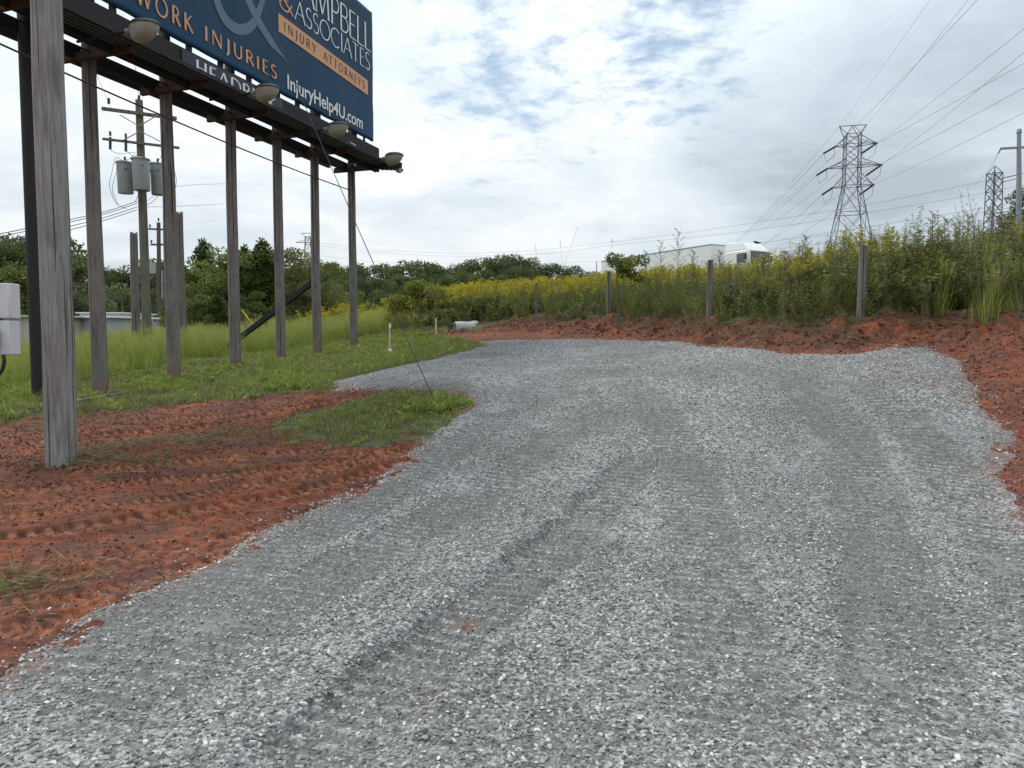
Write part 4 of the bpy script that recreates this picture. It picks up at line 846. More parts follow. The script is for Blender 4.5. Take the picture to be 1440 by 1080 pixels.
# the large pale ampersand
def big(pts, ws):
    V = []; Fs = []; m_ = len(pts)
    for i in range(m_):
        q0 = np.array(panel_pt(*pts[max(i-1, 0)])); q1 = np.array(panel_pt(*pts[min(i+1, m_-1)])); d = (q1-q0); d /= np.linalg.norm(d); s_ = np.cross(d, np.array(nrm)); c_ = np.array(panel_pt(*pts[i]))-np.array(nrm)*.006
        for sg_ in (1, -1): 
            for z in (0, -.005): V.append(c_+s_*ws[i]/2*sg_+np.array(nrm)*z)
    for i in range(m_-1): j = i*4; Fs += [(j, j+2, j+6, j+4), (j, j+4, j+5, j+1), (j+2, j+3, j+7, j+6)]
    return V, Fs
def sm2(P, k=5): return [tuple(p) for p in smooth(P, k)]
P1 = sm2([(322,-70),(333,-38),(346,-8),(358,18),(371,42),(386,64),(404,86)]); mbk = MB().raw(*big(P1, list(np.linspace(.30, .26, len(P1)-6))+[.2,.16,.12,.08,.05,.02]))
P2 = sm2([(300,-60),(302,-28),(306,2),(318,28),(336,41),(354,36),(366,12),(374,-18),(380,-46)]); w2 = np.interp(np.linspace(0, 1, len(P2)), [0,.4,.6,.8,1], [.2,.30,.24,.18,.12])
V2, F2 = big(P2, w2); V2 = [v-np.array(nrm)*.003 for v in V2]; mbk.raw(V2, F2); sub(mbk.build('large_ampersand', M['ink_pale']), panel)
# web address in a rounded sans face
def fonttext(name, body, org, x1, H, mat, off=.0):
    cu_ = bpy.data.curves.new(name, 'FONT'); cu_.body = body; cu_.size = 1; cu_.offset = off; cu_.extrude = .006; o = bpy.data.objects.new(name, cu_); COL.objects.link(o)
    bpy.context.view_layer.update(); dg = bpy.context.evaluated_depsgraph_get(); me = bpy.data.meshes.new_from_object(o.evaluated_get(dg)); bpy.data.objects.remove(o)
    co = np.array([v.co[:] for v in me.vertices]); cap = .729; wd_ = co[:,0].max()-co[:,0].min(); x0_ = co[:,0].min()
    for v in me.vertices:
        u_ = (v.co.x-x0_)/wd_*x1; z_ = v.co.y/cap*H; v.co = Vector(org)+dr*u_+Vector((0,0,z_))+nrm*(v.co.z*.5)
    me.materials.clear(); me.materials.append(M[mat]); me.update(); return add_obj(name, me)
a = panel_pt(404.5, 124.5); b = panel_pt(510, 181); H = panel_pt(404.5, 103.5).z-a.z
sub(fonttext('web_address_lettering', 'InjuryHelp4U.com', a, Vector((b.x-a.x, b.y-a.y, 0)).length, H, 'ink_white', .012), panel)
# --- structure behind and under the face
def blk(name, cA, cB, Ya, Yb, za, zb, mat, **k):
    """box running along the sign between plane offsets cA (near) and cB (far)"""
    a = LP((cA+cB)/2, Ya); b = LP((cA+cB)/2, Yb); w_ = abs(cA-cB)*DY; c_ = (a+b)/2; c_.z = (za+zb)/2
    return MB().box(c_, ((b-a).length, w_, zb-za), RM).build(name, M[mat], None, **k)
for z in (ZB+.25, ZB+1.5, ZB+2.9, ZB+4.1): bpart(blk('stringer', CP+.26, CP+.40, Y0, Yend-.2, z, z+.14, 'black_steel'))
bpart(blk('apron_board', CP-.02, CP+.05, Y0, Yend+.35, 7.62, 8.45, 'dark_beam'))
a = pxc(257, 104, CP-.06); b = pxc(398, 170, CP-.06); pz0, pz1 = 7.80, 8.40
V = [Vector((a.x, a.y, pz0)), Vector((b.x, b.y, pz0)), Vector((b.x, b.y, pz1)), Vector((a.x, a.y, pz1))]; V = [v+nrm*s_ for s_ in (0, -.035) for v in V]
plate = MB().raw(V, [(0,1,2,3),(7,6,5,4),(0,4,5,1),(1,5,6,2),(2,6,7,3),(3,7,4,0)]).build('maker_plate', M['plate']); bpart(plate)
a = pxc(276, 104, CP-.065); b = pxc(388, 168, CP-.065); sub(letters('maker_lettering', 'HEADRICK', Vector((a.x, a.y, 7.98)), .33, 'ink_white', Vector((b.x-a.x, b.y-a.y, 0)).length, w=.14, track=.14, serif=.09), plate)
Y = 12.6
while Y < 25.9:
    c_ = LP(CP+.13, Y); bpart(MB().box((c_.x, c_.y, 8.2), (.09, .12, 1.0), RM).build('panel_bracket', M['black_steel'])); Y += 1.03
for k in range(5): bpart(blk('walkway_slat', 12.82+k*.145, 12.82+k*.145+.10, 11.0, Yend+.55, 7.72+.004*k, 7.765+.004*k, 'slat'))
bpart(blk('walkway_edge', 12.75, 12.79, 11.0, Yend+.6, 7.70, 7.79, 'dark_beam')); bpart(blk('walkway_edge', 13.56, 13.61, 11.0, Yend+.3, 7.60, 7.75, 'dark_beam'))
for (cA, cB, za, zb, mt) in ((14.60, 14.74, 7.66, 7.93, 'dark_beam'), (15.3, 15.4, 7.80, 7.98, 'dark_beam'), (14.16, 14.19, 7.70, 7.73, 'black_steel')): bpart(blk('cross_beam', cA, cB, 10.6, 26.4, za, zb, mt))
for Y in [13.9]+PY:
    a = LP(CPOLE, Y)-nrm*.6; b = LP(CPOLE, Y)+nrm*1.35; z = 7.66; off = dr*.19
    if Y > 26: b = LP(CPOLE, Y)+nrm*2.05
    a.z = b.z = z; bpart(MB().bar(a-off, b-off, .09, .17).build('outrigger', M['rust' if Y < 26 else 'black_steel']))
    c_ = LP(CPOLE, Y)+nrm*.38-off; bpart(MB().box((c_.x, c_.y, 7.92), (.1, .22, .42), RM).build('outrigger_bracket', M['rust']))
e = LP(CP+.25, Yend-.15); bpart(MB().bar((e.x, e.y, ZB+.1), (e.x, e.y, 8.22), .07, .07, (1,0,0)).box((e.x+.08, e.y-.02, 8.22), (.28,.12,.08), RM).build('end_bracket', M['black_steel']))
e = LP(CPOLE, 26.2)+nrm*1.62; bpart(MB().bar((e.x, e.y, 7.70), (e.x+.25, e.y-.05, 8.06), .07, .07).build('end_strut', M['black_steel'])); bpart(MB().box((e.x+.22, e.y-.1, 7.58), (.22,.12,.24), RM).build('junction_box', M['galv']))
# white drum shapes glimpsed above the walkway at the far end: the ballast cover
e = pxc(493, 206, 13.2); bpart(MB().tube([e-dr*.16, e+dr*.16], .13, 16).build('ballast_cover', M['galv'], None, True))
# floodlights
def flood(px, py, c_l, s_):
    c_ = pxc(px, py, c_l); fl = empty('floodlight', c_); bpart(fl)
    def shell(z0, z1, zz, mat, name, top):
        k, sg_ = 24, 8; V = []; Fs = []
        for i in range(sg_+1):
            f = i/sg_; r_ = max(.0, math.cos(f*math.pi/2*.985))**.85; z = (zz*math.sin(f*math.pi/2)); sk = -.11*f if zz < 0 else 0
            for j in range(k):
                a_ = 2*math.pi*j/k; x_ = math.cos(a_)*.34*r_*(1+.12*math.cos(a_))+sk; y_ = math.sin(a_)*.24*r_*(1-.25*math.cos(a_)*-1*.5)
                p_ = Vector((x_, y_, z))*s_; V.append(nrm*p_.x+dr*p_.y+Vector((0,0,p_.z+z0)))
        for i in range(sg_):
            for j in range(k): Fs.append((i*k+j, i*k+(j+1) % k, (i+1)*k+(j+1) % k, (i+1)*k+j))
        Fs.append(tuple(sg_*k+j for j in range(k))); o = MB().raw(V, Fs).build(name, M[mat], fl, True); return o
    shell(0, 0, -.33, 'lamp_glass', 'lens', False); shell(.012, 0, .10, 'lamp_shell', 'housing', True)
    m_ = MB(); k = 24; ring = [nrm*(math.cos(2*math.pi*j/k)*.35*(1+.12*math.cos(2*math.pi*j/k))*s_)+dr*(math.sin(2*math.pi*j/k)*.25*(1+.125*math.cos(2*math.pi*j/k))*s_) for j in range(k+1)]; m_.tube(ring, .014, 6, False); m_.build('rim', M['lamp_shell'], fl, True)
    s0 = -nrm*.34*s_+Vector((0,0,-.06)); e_ = s0-nrm*(1.35)+Vector((0,0,-.03)); MB().tube([s0, s0-nrm*.5, e_], .028, 10).build('arm', M['black_steel'], fl, True)
    MB().tube([s0+nrm*.06, s0-nrm*.10], .055, 12).build('collar', M['galv'], fl, True)
for px, py in ((201,36),(374,125),(474,177),(553,219)): flood(px, py, 11.8, .9)
# leaning timber brace from the fifth post
a = at(302, 496, 24.4); a = spot(300, 25.5); q5 = LP(CPOLE, 24); top = at(447, 391, 24.05); bpart(MB().bar((a.x, a.y, a.z-.2), top, .15, .15).build('timber_brace', M['black_steel']))
# ------------------------------------------------------------------ wires
def cable(pts3, r, name='overhead_wire', label=None, cat='wire', group=None, mat='cable', k=5, sag=0, n_=24):
    P = [Vector(p) for p in pts3]
    if len(P) == 2 and sag is not None: P = [P[0].lerp(P[1], i/n_)-Vector((0,0,4*sag*(i/n_)*(1-i/n_))) for i in range(n_+1)]
    elif len(P) > 2: P = [Vector(p) for p in smooth([tuple(p) for p in P], 8)]
    o = MB().tube(P, r, k, False).build(name, M[mat], None, True); return tag(o, label, cat, group)
# guy wire with its anchor
q = foot(615, 572); top = pxc(298, -168, CP-.05); cable([q+Vector((0,0,.0)), top], .008, 'guy_wire', 'taut thin guy wire slanting down across the billboard to the grass clump', 'guy wire', sag=.16)
cable([at(-70, 30, 12.2), at(491, 267, 26.1)], .020, 'service_cable', 'black cable sagging under the walkway to the rightmost billboard post', 'cable', sag=.12)
# ------------------------------------------------------------------ utility pole with three transformers
def insulator(c, parent, s=1.0, mat='insul'):
    m = MB(); z = 0
    for k in range(4): m.tube([c+Vector((0,0,z)), c+Vector((0,0,z+.05*s))], [.07*s,.045*s], 10); z += .06*s
    return m.build('insulator', M[mat], parent, True)
UY = 31.0; ub = spot(207, UY); up = empty('utility_pole', ub); tag(up, 'leaning treated utility pole carrying three grey transformer cans', 'utility pole')
def U(px, py, dy=0): return at(px, py, UY+dy)-ub
topP = U(195.5, 141); m = MB(); base_ = Vector((0,0,-.5)); m.tube([base_, topP*.5, topP], [.20,.175,.145], 20); m.build('pole', M['pole_green'], up, True)
axd = (U(152, 153)-U(196, 158)).normalized()
c1 = U(196.5, 159, -.2); c2 = U(199, 201, -.2)
for c_, a0, a1, h_ in ((c1, 152-196.5, 52, .13), (c2, 153-199, 52, .09)):
    Lm = -a0/F*UY; c_ = c_.copy(); MB().bar(c_+Vector((-Lm, -.4, .06)), c_+Vector((Lm, .4, -.10)), .11, h_, (0,0,1)).build('crossarm', M['pole_green'], up)
m = MB()
for sx in (-1, 1): m.tube([c1+Vector((.02*sx, -.08, -.55)), c1+Vector((.78*sx, -.08, -.10))], .022, 6)
m.build('brace', M['galv'], up); m = MB()
for sx in (-1, 1): m.tube([c2+Vector((.02*sx, -.08, .45)), c2+Vector((.80*sx, -.08, .05))], .022, 6)
m.build('brace', M['galv'], up)
insulator(topP, up, .9); insulator(U(153, 146, -.3), up); insulator(U(240, 152, -.3), up)
for px, py in ((155,193),(177,196)):
    MB().tube([U(px, py+17, -.4), U(px, py, -.4)], .055, 10).build('cutout', M['insul'], up, True); insulator(U(px, py-2, -.4), up, .8)
for (cx_, yt, yb, w_, dy) in ((175, 230, 272, 20.5, -.35), (197.5, 225, 268, 22, -.62), (221, 232, 274, 19, .35)):
    r_ = w_/2/F*UY; a = U(cx_, yt, dy); b = U(cx_+2, yb, dy); tf = MB().tube([b, b+(a-b)*.02, a, a+(a-b)*.02], [r_*.93, r_*.96, r_, r_], 28).tube([a, a+Vector((0,0,.05)), a+Vector((0,0,.09))], [r_*1.12, r_*1.1, r_*.75], 28).build('transformer', M['xfmr'], up, True)
    insulator(a+Vector((.05, -.05, .08)), tf, .8); MB().tube([a+Vector((r_*.6, -r_*.75, -.25)), a+Vector((r_*.6, -r_*1.1, -.25))], .035, 8).build('terminal', M['galv'], tf)
    MB().bar(a+Vector((0, .0, -.2)), U(200, yt+10, 0), .05, .10).build('hanger', M['galv'], tf)
for pts in ([(175,228),(163,222),(158,240),(154,262),(163,285),(178,294)], [(167,232),(161,250),(158,268),(166,288)], [(196,230),(192,250),(196,268),(190,284)], [(177,226),(186,220),(189,214),(170,216),(158,213),(155,208)], [(190,222),(180,214),(177,210)], [(221,230),(228,216),(232,205)], [(246,242),(248,255),(245,270),(238,284)], [(222,276),(214,284),(206,288)], [(184,225),(192,219),(205,222),(216,230)]):
    cable([at(a, b, UY-.9) for a, b in pts], .010, 'jumper_lead', 'thin black lead looping round the transformer cans', 'cable', 'leads round the transformers', k=4)
for j, (yr, yl) in enumerate(((283,322),(286,326),(291,333),(295,339))):
    cable([at(193, yr, UY-.25), at(150, yr+14, 28), at(95, (yr+yl)/2+7, 25), at(-30, yl+13, 21)], .014, 'secondary_cable', ('top','second','third','lowest')[j]+' of the four black cables leaving the transformer pole to the left', 'cable', 'cables from the transformer pole')
for (a, b, lab) in (((196,137,UY),(186,60,18),'thin wire rising from the top of the transformer pole'), ((153,143,UY),(120,60,17),'thin wire rising from the left end of the upper crossarm')): cable([at(*a), at(*b)], .007, 'overhead_wire', lab, 'wire', sag=.1)
for j, (px, y0, y1) in enumerate(((201, 285, 262), (203, 291, 290))): cable([at(px, y0, UY), at(250, y1, 40), at(330, y1-4, 60)], .010, 'overhead_wire', ('upper','lower')[j]+' thin cable running right from the transformer pole behind the posts', 'wire')
# second utility pole farther back
Y2 = 62.0; b2 = spot(224, Y2); u2 = empty('utility_pole', b2); tag(u2, 'distant dark utility pole with two crossarms behind the third billboard post', 'utility pole')
def W_(px, py): return at(px, py, Y2)-b2
MB().tube([Vector((0,0,-.5)), W_(223, 313)], [.2,.15], 12).build('pole', M['bark'], u2, True)
MB().bar(W_(209, 322), W_(237, 323), .14, .14).build('crossarm', M['bark'], u2); MB().bar(W_(212, 344), W_(237, 344), .14, .14).build('crossarm', M['bark'], u2)
MB().tube([W_(216, 385), W_(216, 369)], [.32,.34], 14).build('transformer', M['xfmr'], u2, True); MB().tube([W_(228, 420), W_(228, 380)], .09, 8).build('conduit', M['galv'], u2)
for px, py in ((211,320),(223,311),(235,321),(213,342)): insulator(W_(px, py), u2, 1.2)
for px, top, lab in ((159, 412, 'tiny far utility pole left of the pair behind the white roof'), (172, 412, 'tiny far utility pole right of the pair behind the white roof')):
    q = spot(px, 75); o = empty('far_utility_pole', q); tag(o, lab, 'utility pole'); T_ = at(px, top, 75)-q; MB().tube([Vector((0,0,-.3)), T_], [.15,.11], 8).build('pole', M['bark'], o, True); MB().bar(T_+Vector((-.6,0,-.2)), T_+Vector((.6,0,-.2)), .1, .1).build('crossarm', M['bark'], o)
# ------------------------------------------------------------------ sheds at left
def shed(name, px0, px1, ytop, Y, depth, mat, roofmat, lab, pitch=.5, eave=.25):
    a = at(px0, ytop, Y); b = at(px1, ytop, Y); zb = min(hz(a.x, a.y), hz(b.x, b.y))-.5; H = a.z-zb; w_ = b.x-a.x
    o = empty(name, Vector(((a.x+b.x)/2, Y, zb))); tag(o, lab, 'building'); 
    m = MB().box((0, depth/2, H/2), (w_, depth, H)); m.build('wall', M[mat], o)
    m = MB()
    for k in range(int(w_/.45)): m.box((-w_/2+.22+k*.45, -.012, H/2), (.05, .024, H-.02))
    m.build('wall_rib', M[mat], o)
    m = MB().raw([(-w_/2-eave,-eave,H), (w_/2+eave,-eave,H), (w_/2+eave,depth+eave,H+pitch), (-w_/2-eave,depth+eave,H+pitch), (-w_/2-eave,-eave,H+.12), (w_/2+eave,-eave,H+.12), (w_/2+eave,depth+eave,H+pitch+.12), (-w_/2-eave,depth+eave,H+pitch+.12)], [(3,2,1,0),(4,5,6,7),(0,1,5,4),(1,2,6,5),(2,3,7,6),(3,0,4,7)]); m.build('roof', M[roofmat], o); return o
shed('storage_shed', 4, 58, 446, 42, 6, 'cream_wall', 'cream_wall', 'low beige shed seen left of the black steel column', .1)
shed('storage_shed', 62, 152, 447, 46, 7, 'grey_wall', 'roof_white', 'long grey metal shed seen either side of the second post', .12)
shed('white_roof_building', 112, 169, 441, 66, 6, 'roof_white', 'roof_white', 'building with a bright white metal end wall behind the grey shed', .08)
# ------------------------------------------------------------------ electrical cabinets at the left edge
EY = 9.6; q = foot(-34, 600); q = Vector((at(-34, 520, EY).x, EY, 0)); q.z = hz(q.x, q.y)
ec = empty('electrical_cabinet', q); tag(ec, 'white electrical cabinet pair on a post at the left edge of view', 'electrical cabinet')
def E_(px, py, dy=0): return at(px, py, EY+dy)-q
m = log_obj('mounting_post', Vector((0,.12,0)), 3.0, .10, .09, 'near_wood', ec, k=14, seg=12)
for y0, y1, nm in ((399, 448, 'upper_cabinet'), (451, 499, 'lower_cabinet')):
    a = E_(-44, y1); b = E_(20, y0); c_ = (a+b)/2; MB().box((c_.x, c_.y, c_.z), (b.x-a.x, .22, b.z-a.z)).build(nm, M['white_metal'], ec, bevel=.012)
    MB().box((c_.x-.06, c_.y-.125, c_.z), (b.x-a.x-.24, .02, b.z-a.z-.06)).build('door', M['galv'], ec, bevel=.004)
a = E_(-26, 489); b = E_(9, 463); c_ = (a+b)/2; MB().box((c_.x, c_.y-.2, c_.z), (b.x-a.x, .14, b.z-a.z)).build('meter_box', M['beige'], ec, bevel=.008)
for px, py in ((1,445),(2,455),(3,497),(0,401)): c_ = E_(px, py); MB().tube([c_+Vector((0,-.13,-.03)), c_+Vector((0,-.13,.05))], .035, 10).build('fitting', M['rubber'], ec, True)
c_ = [E_(px, py, -.14) for px, py in ((5,499),(6,508),(3,520),(-3,530),(-10,560),(-12,610))]; MB().tube([Vector(p) for p in smooth([tuple(x) for x in c_], 5)], .022, 8).build('conduit', M['cable'], ec, True)
# landscape timbers
for px0, py0, px1, py1, lab in ((-20,583,62,573,'landscape timber edging the mulch left of the near pole'),(106,568,172,556,'landscape timber edging the mulch beside the second post')):
    a = foot(px0, py0); b = foot(px1, py1); tag(MB().bar(a+Vector((0,0,.02)), b+Vector((0,0,.02)), .12, .12).build('landscape_timber', M['fence_wood'], None, bevel=.015), lab, 'timber')
# ------------------------------------------------------------------ stakes and pipe on the far edge
def stick(name, px, ytop, ybot, w_, mat, lab, cat, bits=(), sq=False, lean=0):
    q = foot(px, ybot); Y = q.y; T_ = at(px+lean, ytop, Y)-q; o = empty(name, q); tag(o, lab, cat)
    if sq: MB().bar((0,0,-.15), T_, w_, w_*.4, (0,1,0)).build('shaft', M[mat], o)
    else: MB().tube([Vector((0,0,-.15)), T_], w_/2, 12).build('shaft', M[mat], o, True)
    for nm, f0, f1, ww, mt in bits: MB().tube([T_*f0, T_*((f0+f1)/2)+Vector((.012,0,0)), T_*f1], [ww/2, ww*.62, ww/2], 10).build(nm, M[mt], o, True)
stick('survey_stake', 481, 456, 476, .05, 'lath', 'short survey stake wrapped in pink ribbon left of the rightmost post', 'survey stake', [('ribbon', .25, 1.0, .075, 'ribbon')], True, -1)
stick('marker_pipe', 548, 456, 500, .045, 'lath', 'thin marker pipe with white ends standing in the grass', 'marker pipe', [('white_cap', .88, 1.02, .055, 'plastic_white'), ('white_base', .0, .22, .10, 'plastic_white')])
stick('wooden_stake', 613, 447, 475, .06, 'lath', 'pale wooden stake with pink ribbon near its foot at the clay edge', 'wooden stake', [('ribbon', .12, .38, .075, 'ribbon')], True)
q = foot(655, 465); q.z += .12
o = empty('concrete_pipe', q, R(20)); tag(o, 'short pale concrete pipe lying at the edge of the weeds', 'pipe')
k = 28; V = []; Fs = []
for x_, r_ in ((-.42,.17),(-.42,.21),(-.2,.22),(.22,.22),(.24,.25),(.42,.25),(.42,.19),(-.42,.17)):
    V += [(x_, r_*math.cos(2*math.pi*j/k), r_*math.sin(2*math.pi*j/k)) for j in range(k)]
Fs = [(i*k+j, i*k+(j+1) % k, (i+1)*k+(j+1) % k, (i+1)*k+j) for i in range(7) for j in range(k)]; MB().raw(V, Fs).build('barrel', M['concrete'], o, True)
# yellow guard on the thin anchor wire behind the fourth post
a = spot(372, 33); T_ = at(340, 436, 33); md = a.lerp(T_, .35)
cable([a, at(322, 385, 33)], .012, 'anchor_wire', 'slack anchor wire with a yellow guard behind the fourth post', 'guy wire', sag=0); tag(MB().tube([a, T_], .035, 8).build('wire_guard', M['yellow_pl'], None, True), 'yellow plastic guard sleeve on the anchor wire behind the fourth post', 'wire guard')
# ------------------------------------------------------------------ fence along the bank
fp = [(754, 398, 443, 28.5, .065), (856, 382, 447, 23.6, .075), (997, 366, 454, 18.1, .075), (1211, 346, 457, 14.4, .085)]
fo = empty('wire_fence', spot(997, 18.1)); tag(fo, 'old wire fence on grey round posts overgrown by weeds', 'fence'); FO = fo.location.copy(); tops = []
for px, yt, yb, Y, r_ in fp:
    q = at(px, yb, Y); q.z = hz(q.x, q.y)-.02; T_ = at(px, yt, Y); H = T_.z-q.z; o = log_obj('fence_post', q-FO, H, r_, r_*.92, 'fence_wood', fo, k=16, seg=14, buried=.2); tops.append((q, H))
q = spot(1500, 12.6); tops.append((q, 1.45)); log_obj('fence_post', q-FO, 1.45, .08, .075, 'fence_wood', fo, k=16, seg=10, buried=.2)
q = spot(690, 33); tops.insert(0, (q, 1.3))
m = MB()
for f in (.12,.3,.48,.66,.84,.97):
    pts = []
    for (q, H) in tops: pts.append(q+Vector((0,-.09,H*f))-FO)
    m.tube(pts, .0016, 3, False)
for i in range(len(tops)-1):
    (a, ha), (b, hb_) = tops[i], tops[i+1]; n_ = int((b-a).length/.3)
    for j in range(1, n_): s_ = a.lerp(b, j/n_)+Vector((0,-.09,0))-FO; h_ = ha+(hb_-ha)*j/n_; m.tube([s_+Vector((0,0,h_*.12)), s_+Vector((0,0,h_*.97))], .0012, 3, False)
m.build('woven_wire', M['rust'], fo)
for px, yt, Y, ln, lab in ((1066,380,20,0,'short grey stub post in front of the truck cab'),(1030,372,17.2,5,'leaning dead branch between the middle post and the cab'),(1203,380,14.2,0,'thin stick beside the thickest fence post'),(839,368,24.5,0,'slim pale stick left of the second fence post')):
    Y = max(Y, ground(px, 452)[1]+.3); q = spot(px, Y); T_ = at(px+ln, yt, Y)-q; o = MB().tube([Vector((0,0,-.1)), T_*.5+Vector((.02,0,0)), T_], [.035,.03,.02] if px < 1100 and px != 839 else [.014]*3, 8).build('weathered_stick', M['fence_wood'], None, True); o.location = q; tag(o, lab, 'stick')
# ------------------------------------------------------------------ semi truck on the road beyond
na = at(1000, 344, 57); fwd = Vector((.505, -.863, 0)); rt = Vector((.863, .505, 0)); ztop = na.z; zr = ztop-4.1
tr = empty('semi_truck', (na.x, na.y, zr)); tag(tr, 'white box trailer truck passing behind the weeds with its cab facing right', 'truck')
TM = Matrix((rt, -fwd, Vector((0,0,1)))).transposed()   # x right(from left corner), y backwards, z up
def tb(c, s, nm, mat, bev=.03): return MB().box(TM@Vector(c), s, TM).build(nm, M[mat], tr, bevel=bev)
tb((1.3, 7.0, 2.65), (2.6, 14.0, 2.9), 'trailer', 'truck_white'); 
m = MB(); m.box(TM@Vector((1.3, 7.0, 4.115)), (2.64, 14.04, .07), TM).box(TM@Vector((1.3, 7.0, 1.2)), (2.64, 14.04, .12), TM); m.build('trailer_rail', M['galv'], tr)
tb((1.35, -2.4, 2.25), (2.3, 2.5, 2.3), 'cab', 'truck_white', .12)
V = [TM@Vector(v) for v in ((.25,-1.2,3.4),(2.45,-1.2,3.4),(2.45,-3.5,3.4),(.25,-3.5,3.4),(.3,-1.2,4.1),(2.4,-1.2,4.1),(2.25,-2.9,3.95),(.45,-2.9,3.95))]
MB().raw(V, [(3,2,1,0),(4,5,6,7),(0,1,5,4),(1,2,6,5),(2,3,7,6),(3,0,4,7)]).build('roof_fairing', M['truck_white'], tr, bevel=.04)
tb((1.35, -3.68, 2.85), (2.05, .06, .85), 'windshield', 'glass_dark', .01); tb((.18, -2.9, 2.8), (.05, .9, .7), 'side_window', 'glass_dark', .01)
tb((1.35, -4.5, 1.6), (1.9, 1.7, 1.2), 'hood', 'truck_white', .15); tb((1.35, -5.38, 1.5), (1.2, .08, .8), 'grille', 'galv', .02)
MB().tube([TM@Vector((2.62,-.30,1.2)), TM@Vector((2.62,-.30,4.3))], .15, 12).build('exhaust_stack', M['black_steel'], tr, True); tb((-.05, -3.5, 2.75), (.12, .1, .55), 'mirror', 'black_steel', .01); tb((2.75, -3.5, 2.75), (.12, .1, .55), 'mirror', 'black_steel', .01)
for x_ in (.15, 2.5):
    for y_ in (-4.4, -.9, .4, 11.4, 12.7):
        c_ = TM@Vector((x_, y_, .52)); w_ = MB().tube([c_-rt*.14, c_+rt*.14], .52, 24).build('wheel', M['rubber'], tr, True); MB().tube([c_-rt*.155, c_+rt*.155], .27, 16).build('rim', M['galv'], w_, True)
for x_ in (.55, 2.15): tb((x_, -5.38, 1.25), (.3, .06, .2), 'headlight', 'lamp_glass', .01)
# the road that carries it
a = Vector((na.x, na.y, 0))+rt*1.3; m = MB(); pts = [a-fwd*d for d in (-40, -20, 0, 20, 40, 80)]
V = []; 
for i, p_ in enumerate(pts): V += [p_-rt*4+Vector((0,0,zr-.02)), p_+rt*4+Vector((0,0,zr-.02)), p_+rt*7+Vector((0,0,zr-3)), p_-rt*7+Vector((0,0,zr-3))]
Fs = []
for i in range(len(pts)-1): j = i*4; Fs += [(j, j+1, j+5, j+4), (j+1, j+2, j+6, j+5), (j+3, j, j+4, j+7)]
M['asphalt'] = plain('asphalt', (.05,.05,.052), .85); tag(MB().raw(V, Fs).build('road', M['asphalt']), 'raised asphalt road beyond the weeds', 'road', kind='structure')
# ------------------------------------------------------------------ lattice towers
def lattice(name, cx_, Y, lab, yb, scale=1.0, arms=(), levels=(), peak=None, yaw=0.0, r_=.085):
    b = spot(cx_, Y); o = empty(name, b, 0); tag(o, lab, 'transmission tower'); mp = Y/F; Rz = Matrix.Rotation(yaw, 3, 'Z')
    zof = lambda py: at(cx_, py, Y).z-b.z
    L = [(zof(py), w_*mp/2) for py, w_ in levels]; z0, w0 = L[0]; wb = w0+(w0-L[1][1])*(z0)/(L[1][0]-z0)*1.0; L = [(0, wb)]+L
    m = MB(); corner = lambda z, w_, k: Rz@Vector((w_*(1,1,-1,-1)[k], w_*(1,-1,-1,1)[k], z))
    for i in range(len(L)-1):
        (za, wa), (zb, wb_) = L[i], L[i+1]; n_ = max(1, round((zb-za)/((wa+wb_)*1.0)))
        for j in range(n_):
            f0, f1 = j/n_, (j+1)/n_; A0 = (za+(zb-za)*f0, wa+(wb_-wa)*f0); A1 = (za+(zb-za)*f1, wa+(wb_-wa)*f1)
            for k in range(4):
                k2 = (k+1) % 4; m.bar(corner(*A0, k), corner(*A1, k), r_*1.5, r_*1.5); m.bar(corner(*A0, k), corner(*A1, k2), r_, r_); m.bar(corner(*A0, k2), corner(*A1, k), r_, r_)
                if j == n_-1: m.bar(corner(*A1, k), corner(*A1, k2), r_*1.2, r_*1.2)
    m.build('lattice_body', M['tower'], o); return o, b, Rz, mp, zof, L
T1Y = 150.0; yaw = R(-12)
o, b, Rz, mp, zof, L = lattice('transmission_tower', 1191.5, T1Y, 'large steel lattice tower with three pairs of arms rising behind the thickest post', 345, levels=((345,47),(300,33),(262,20),(234,19.5),(204,19),(190,18.5)), yaw=yaw)
mb = MB(); w_ = 9.2*mp
for s_ in (-1, 1):
    t_ = Rz@Vector((s_*17.5*mp, 0, zof(176.5)))
    for yy in (-1, 1): mb.bar(Rz@Vector((s_*w_, yy*w_, zof(190))), t_, .11, .11); mb.bar(Rz@Vector((0, yy*w_*.3, zof(177))), Rz@Vector((s_*w_, yy*w_, zof(190))), .09, .09)
mb.bar(Rz@Vector((-17.5*mp, 0, zof(176.5))), Rz@Vector((17.5*mp, 0, zof(176.5))), .13, .13); mb.build('peak_frame', M['tower'], o)
tips = []
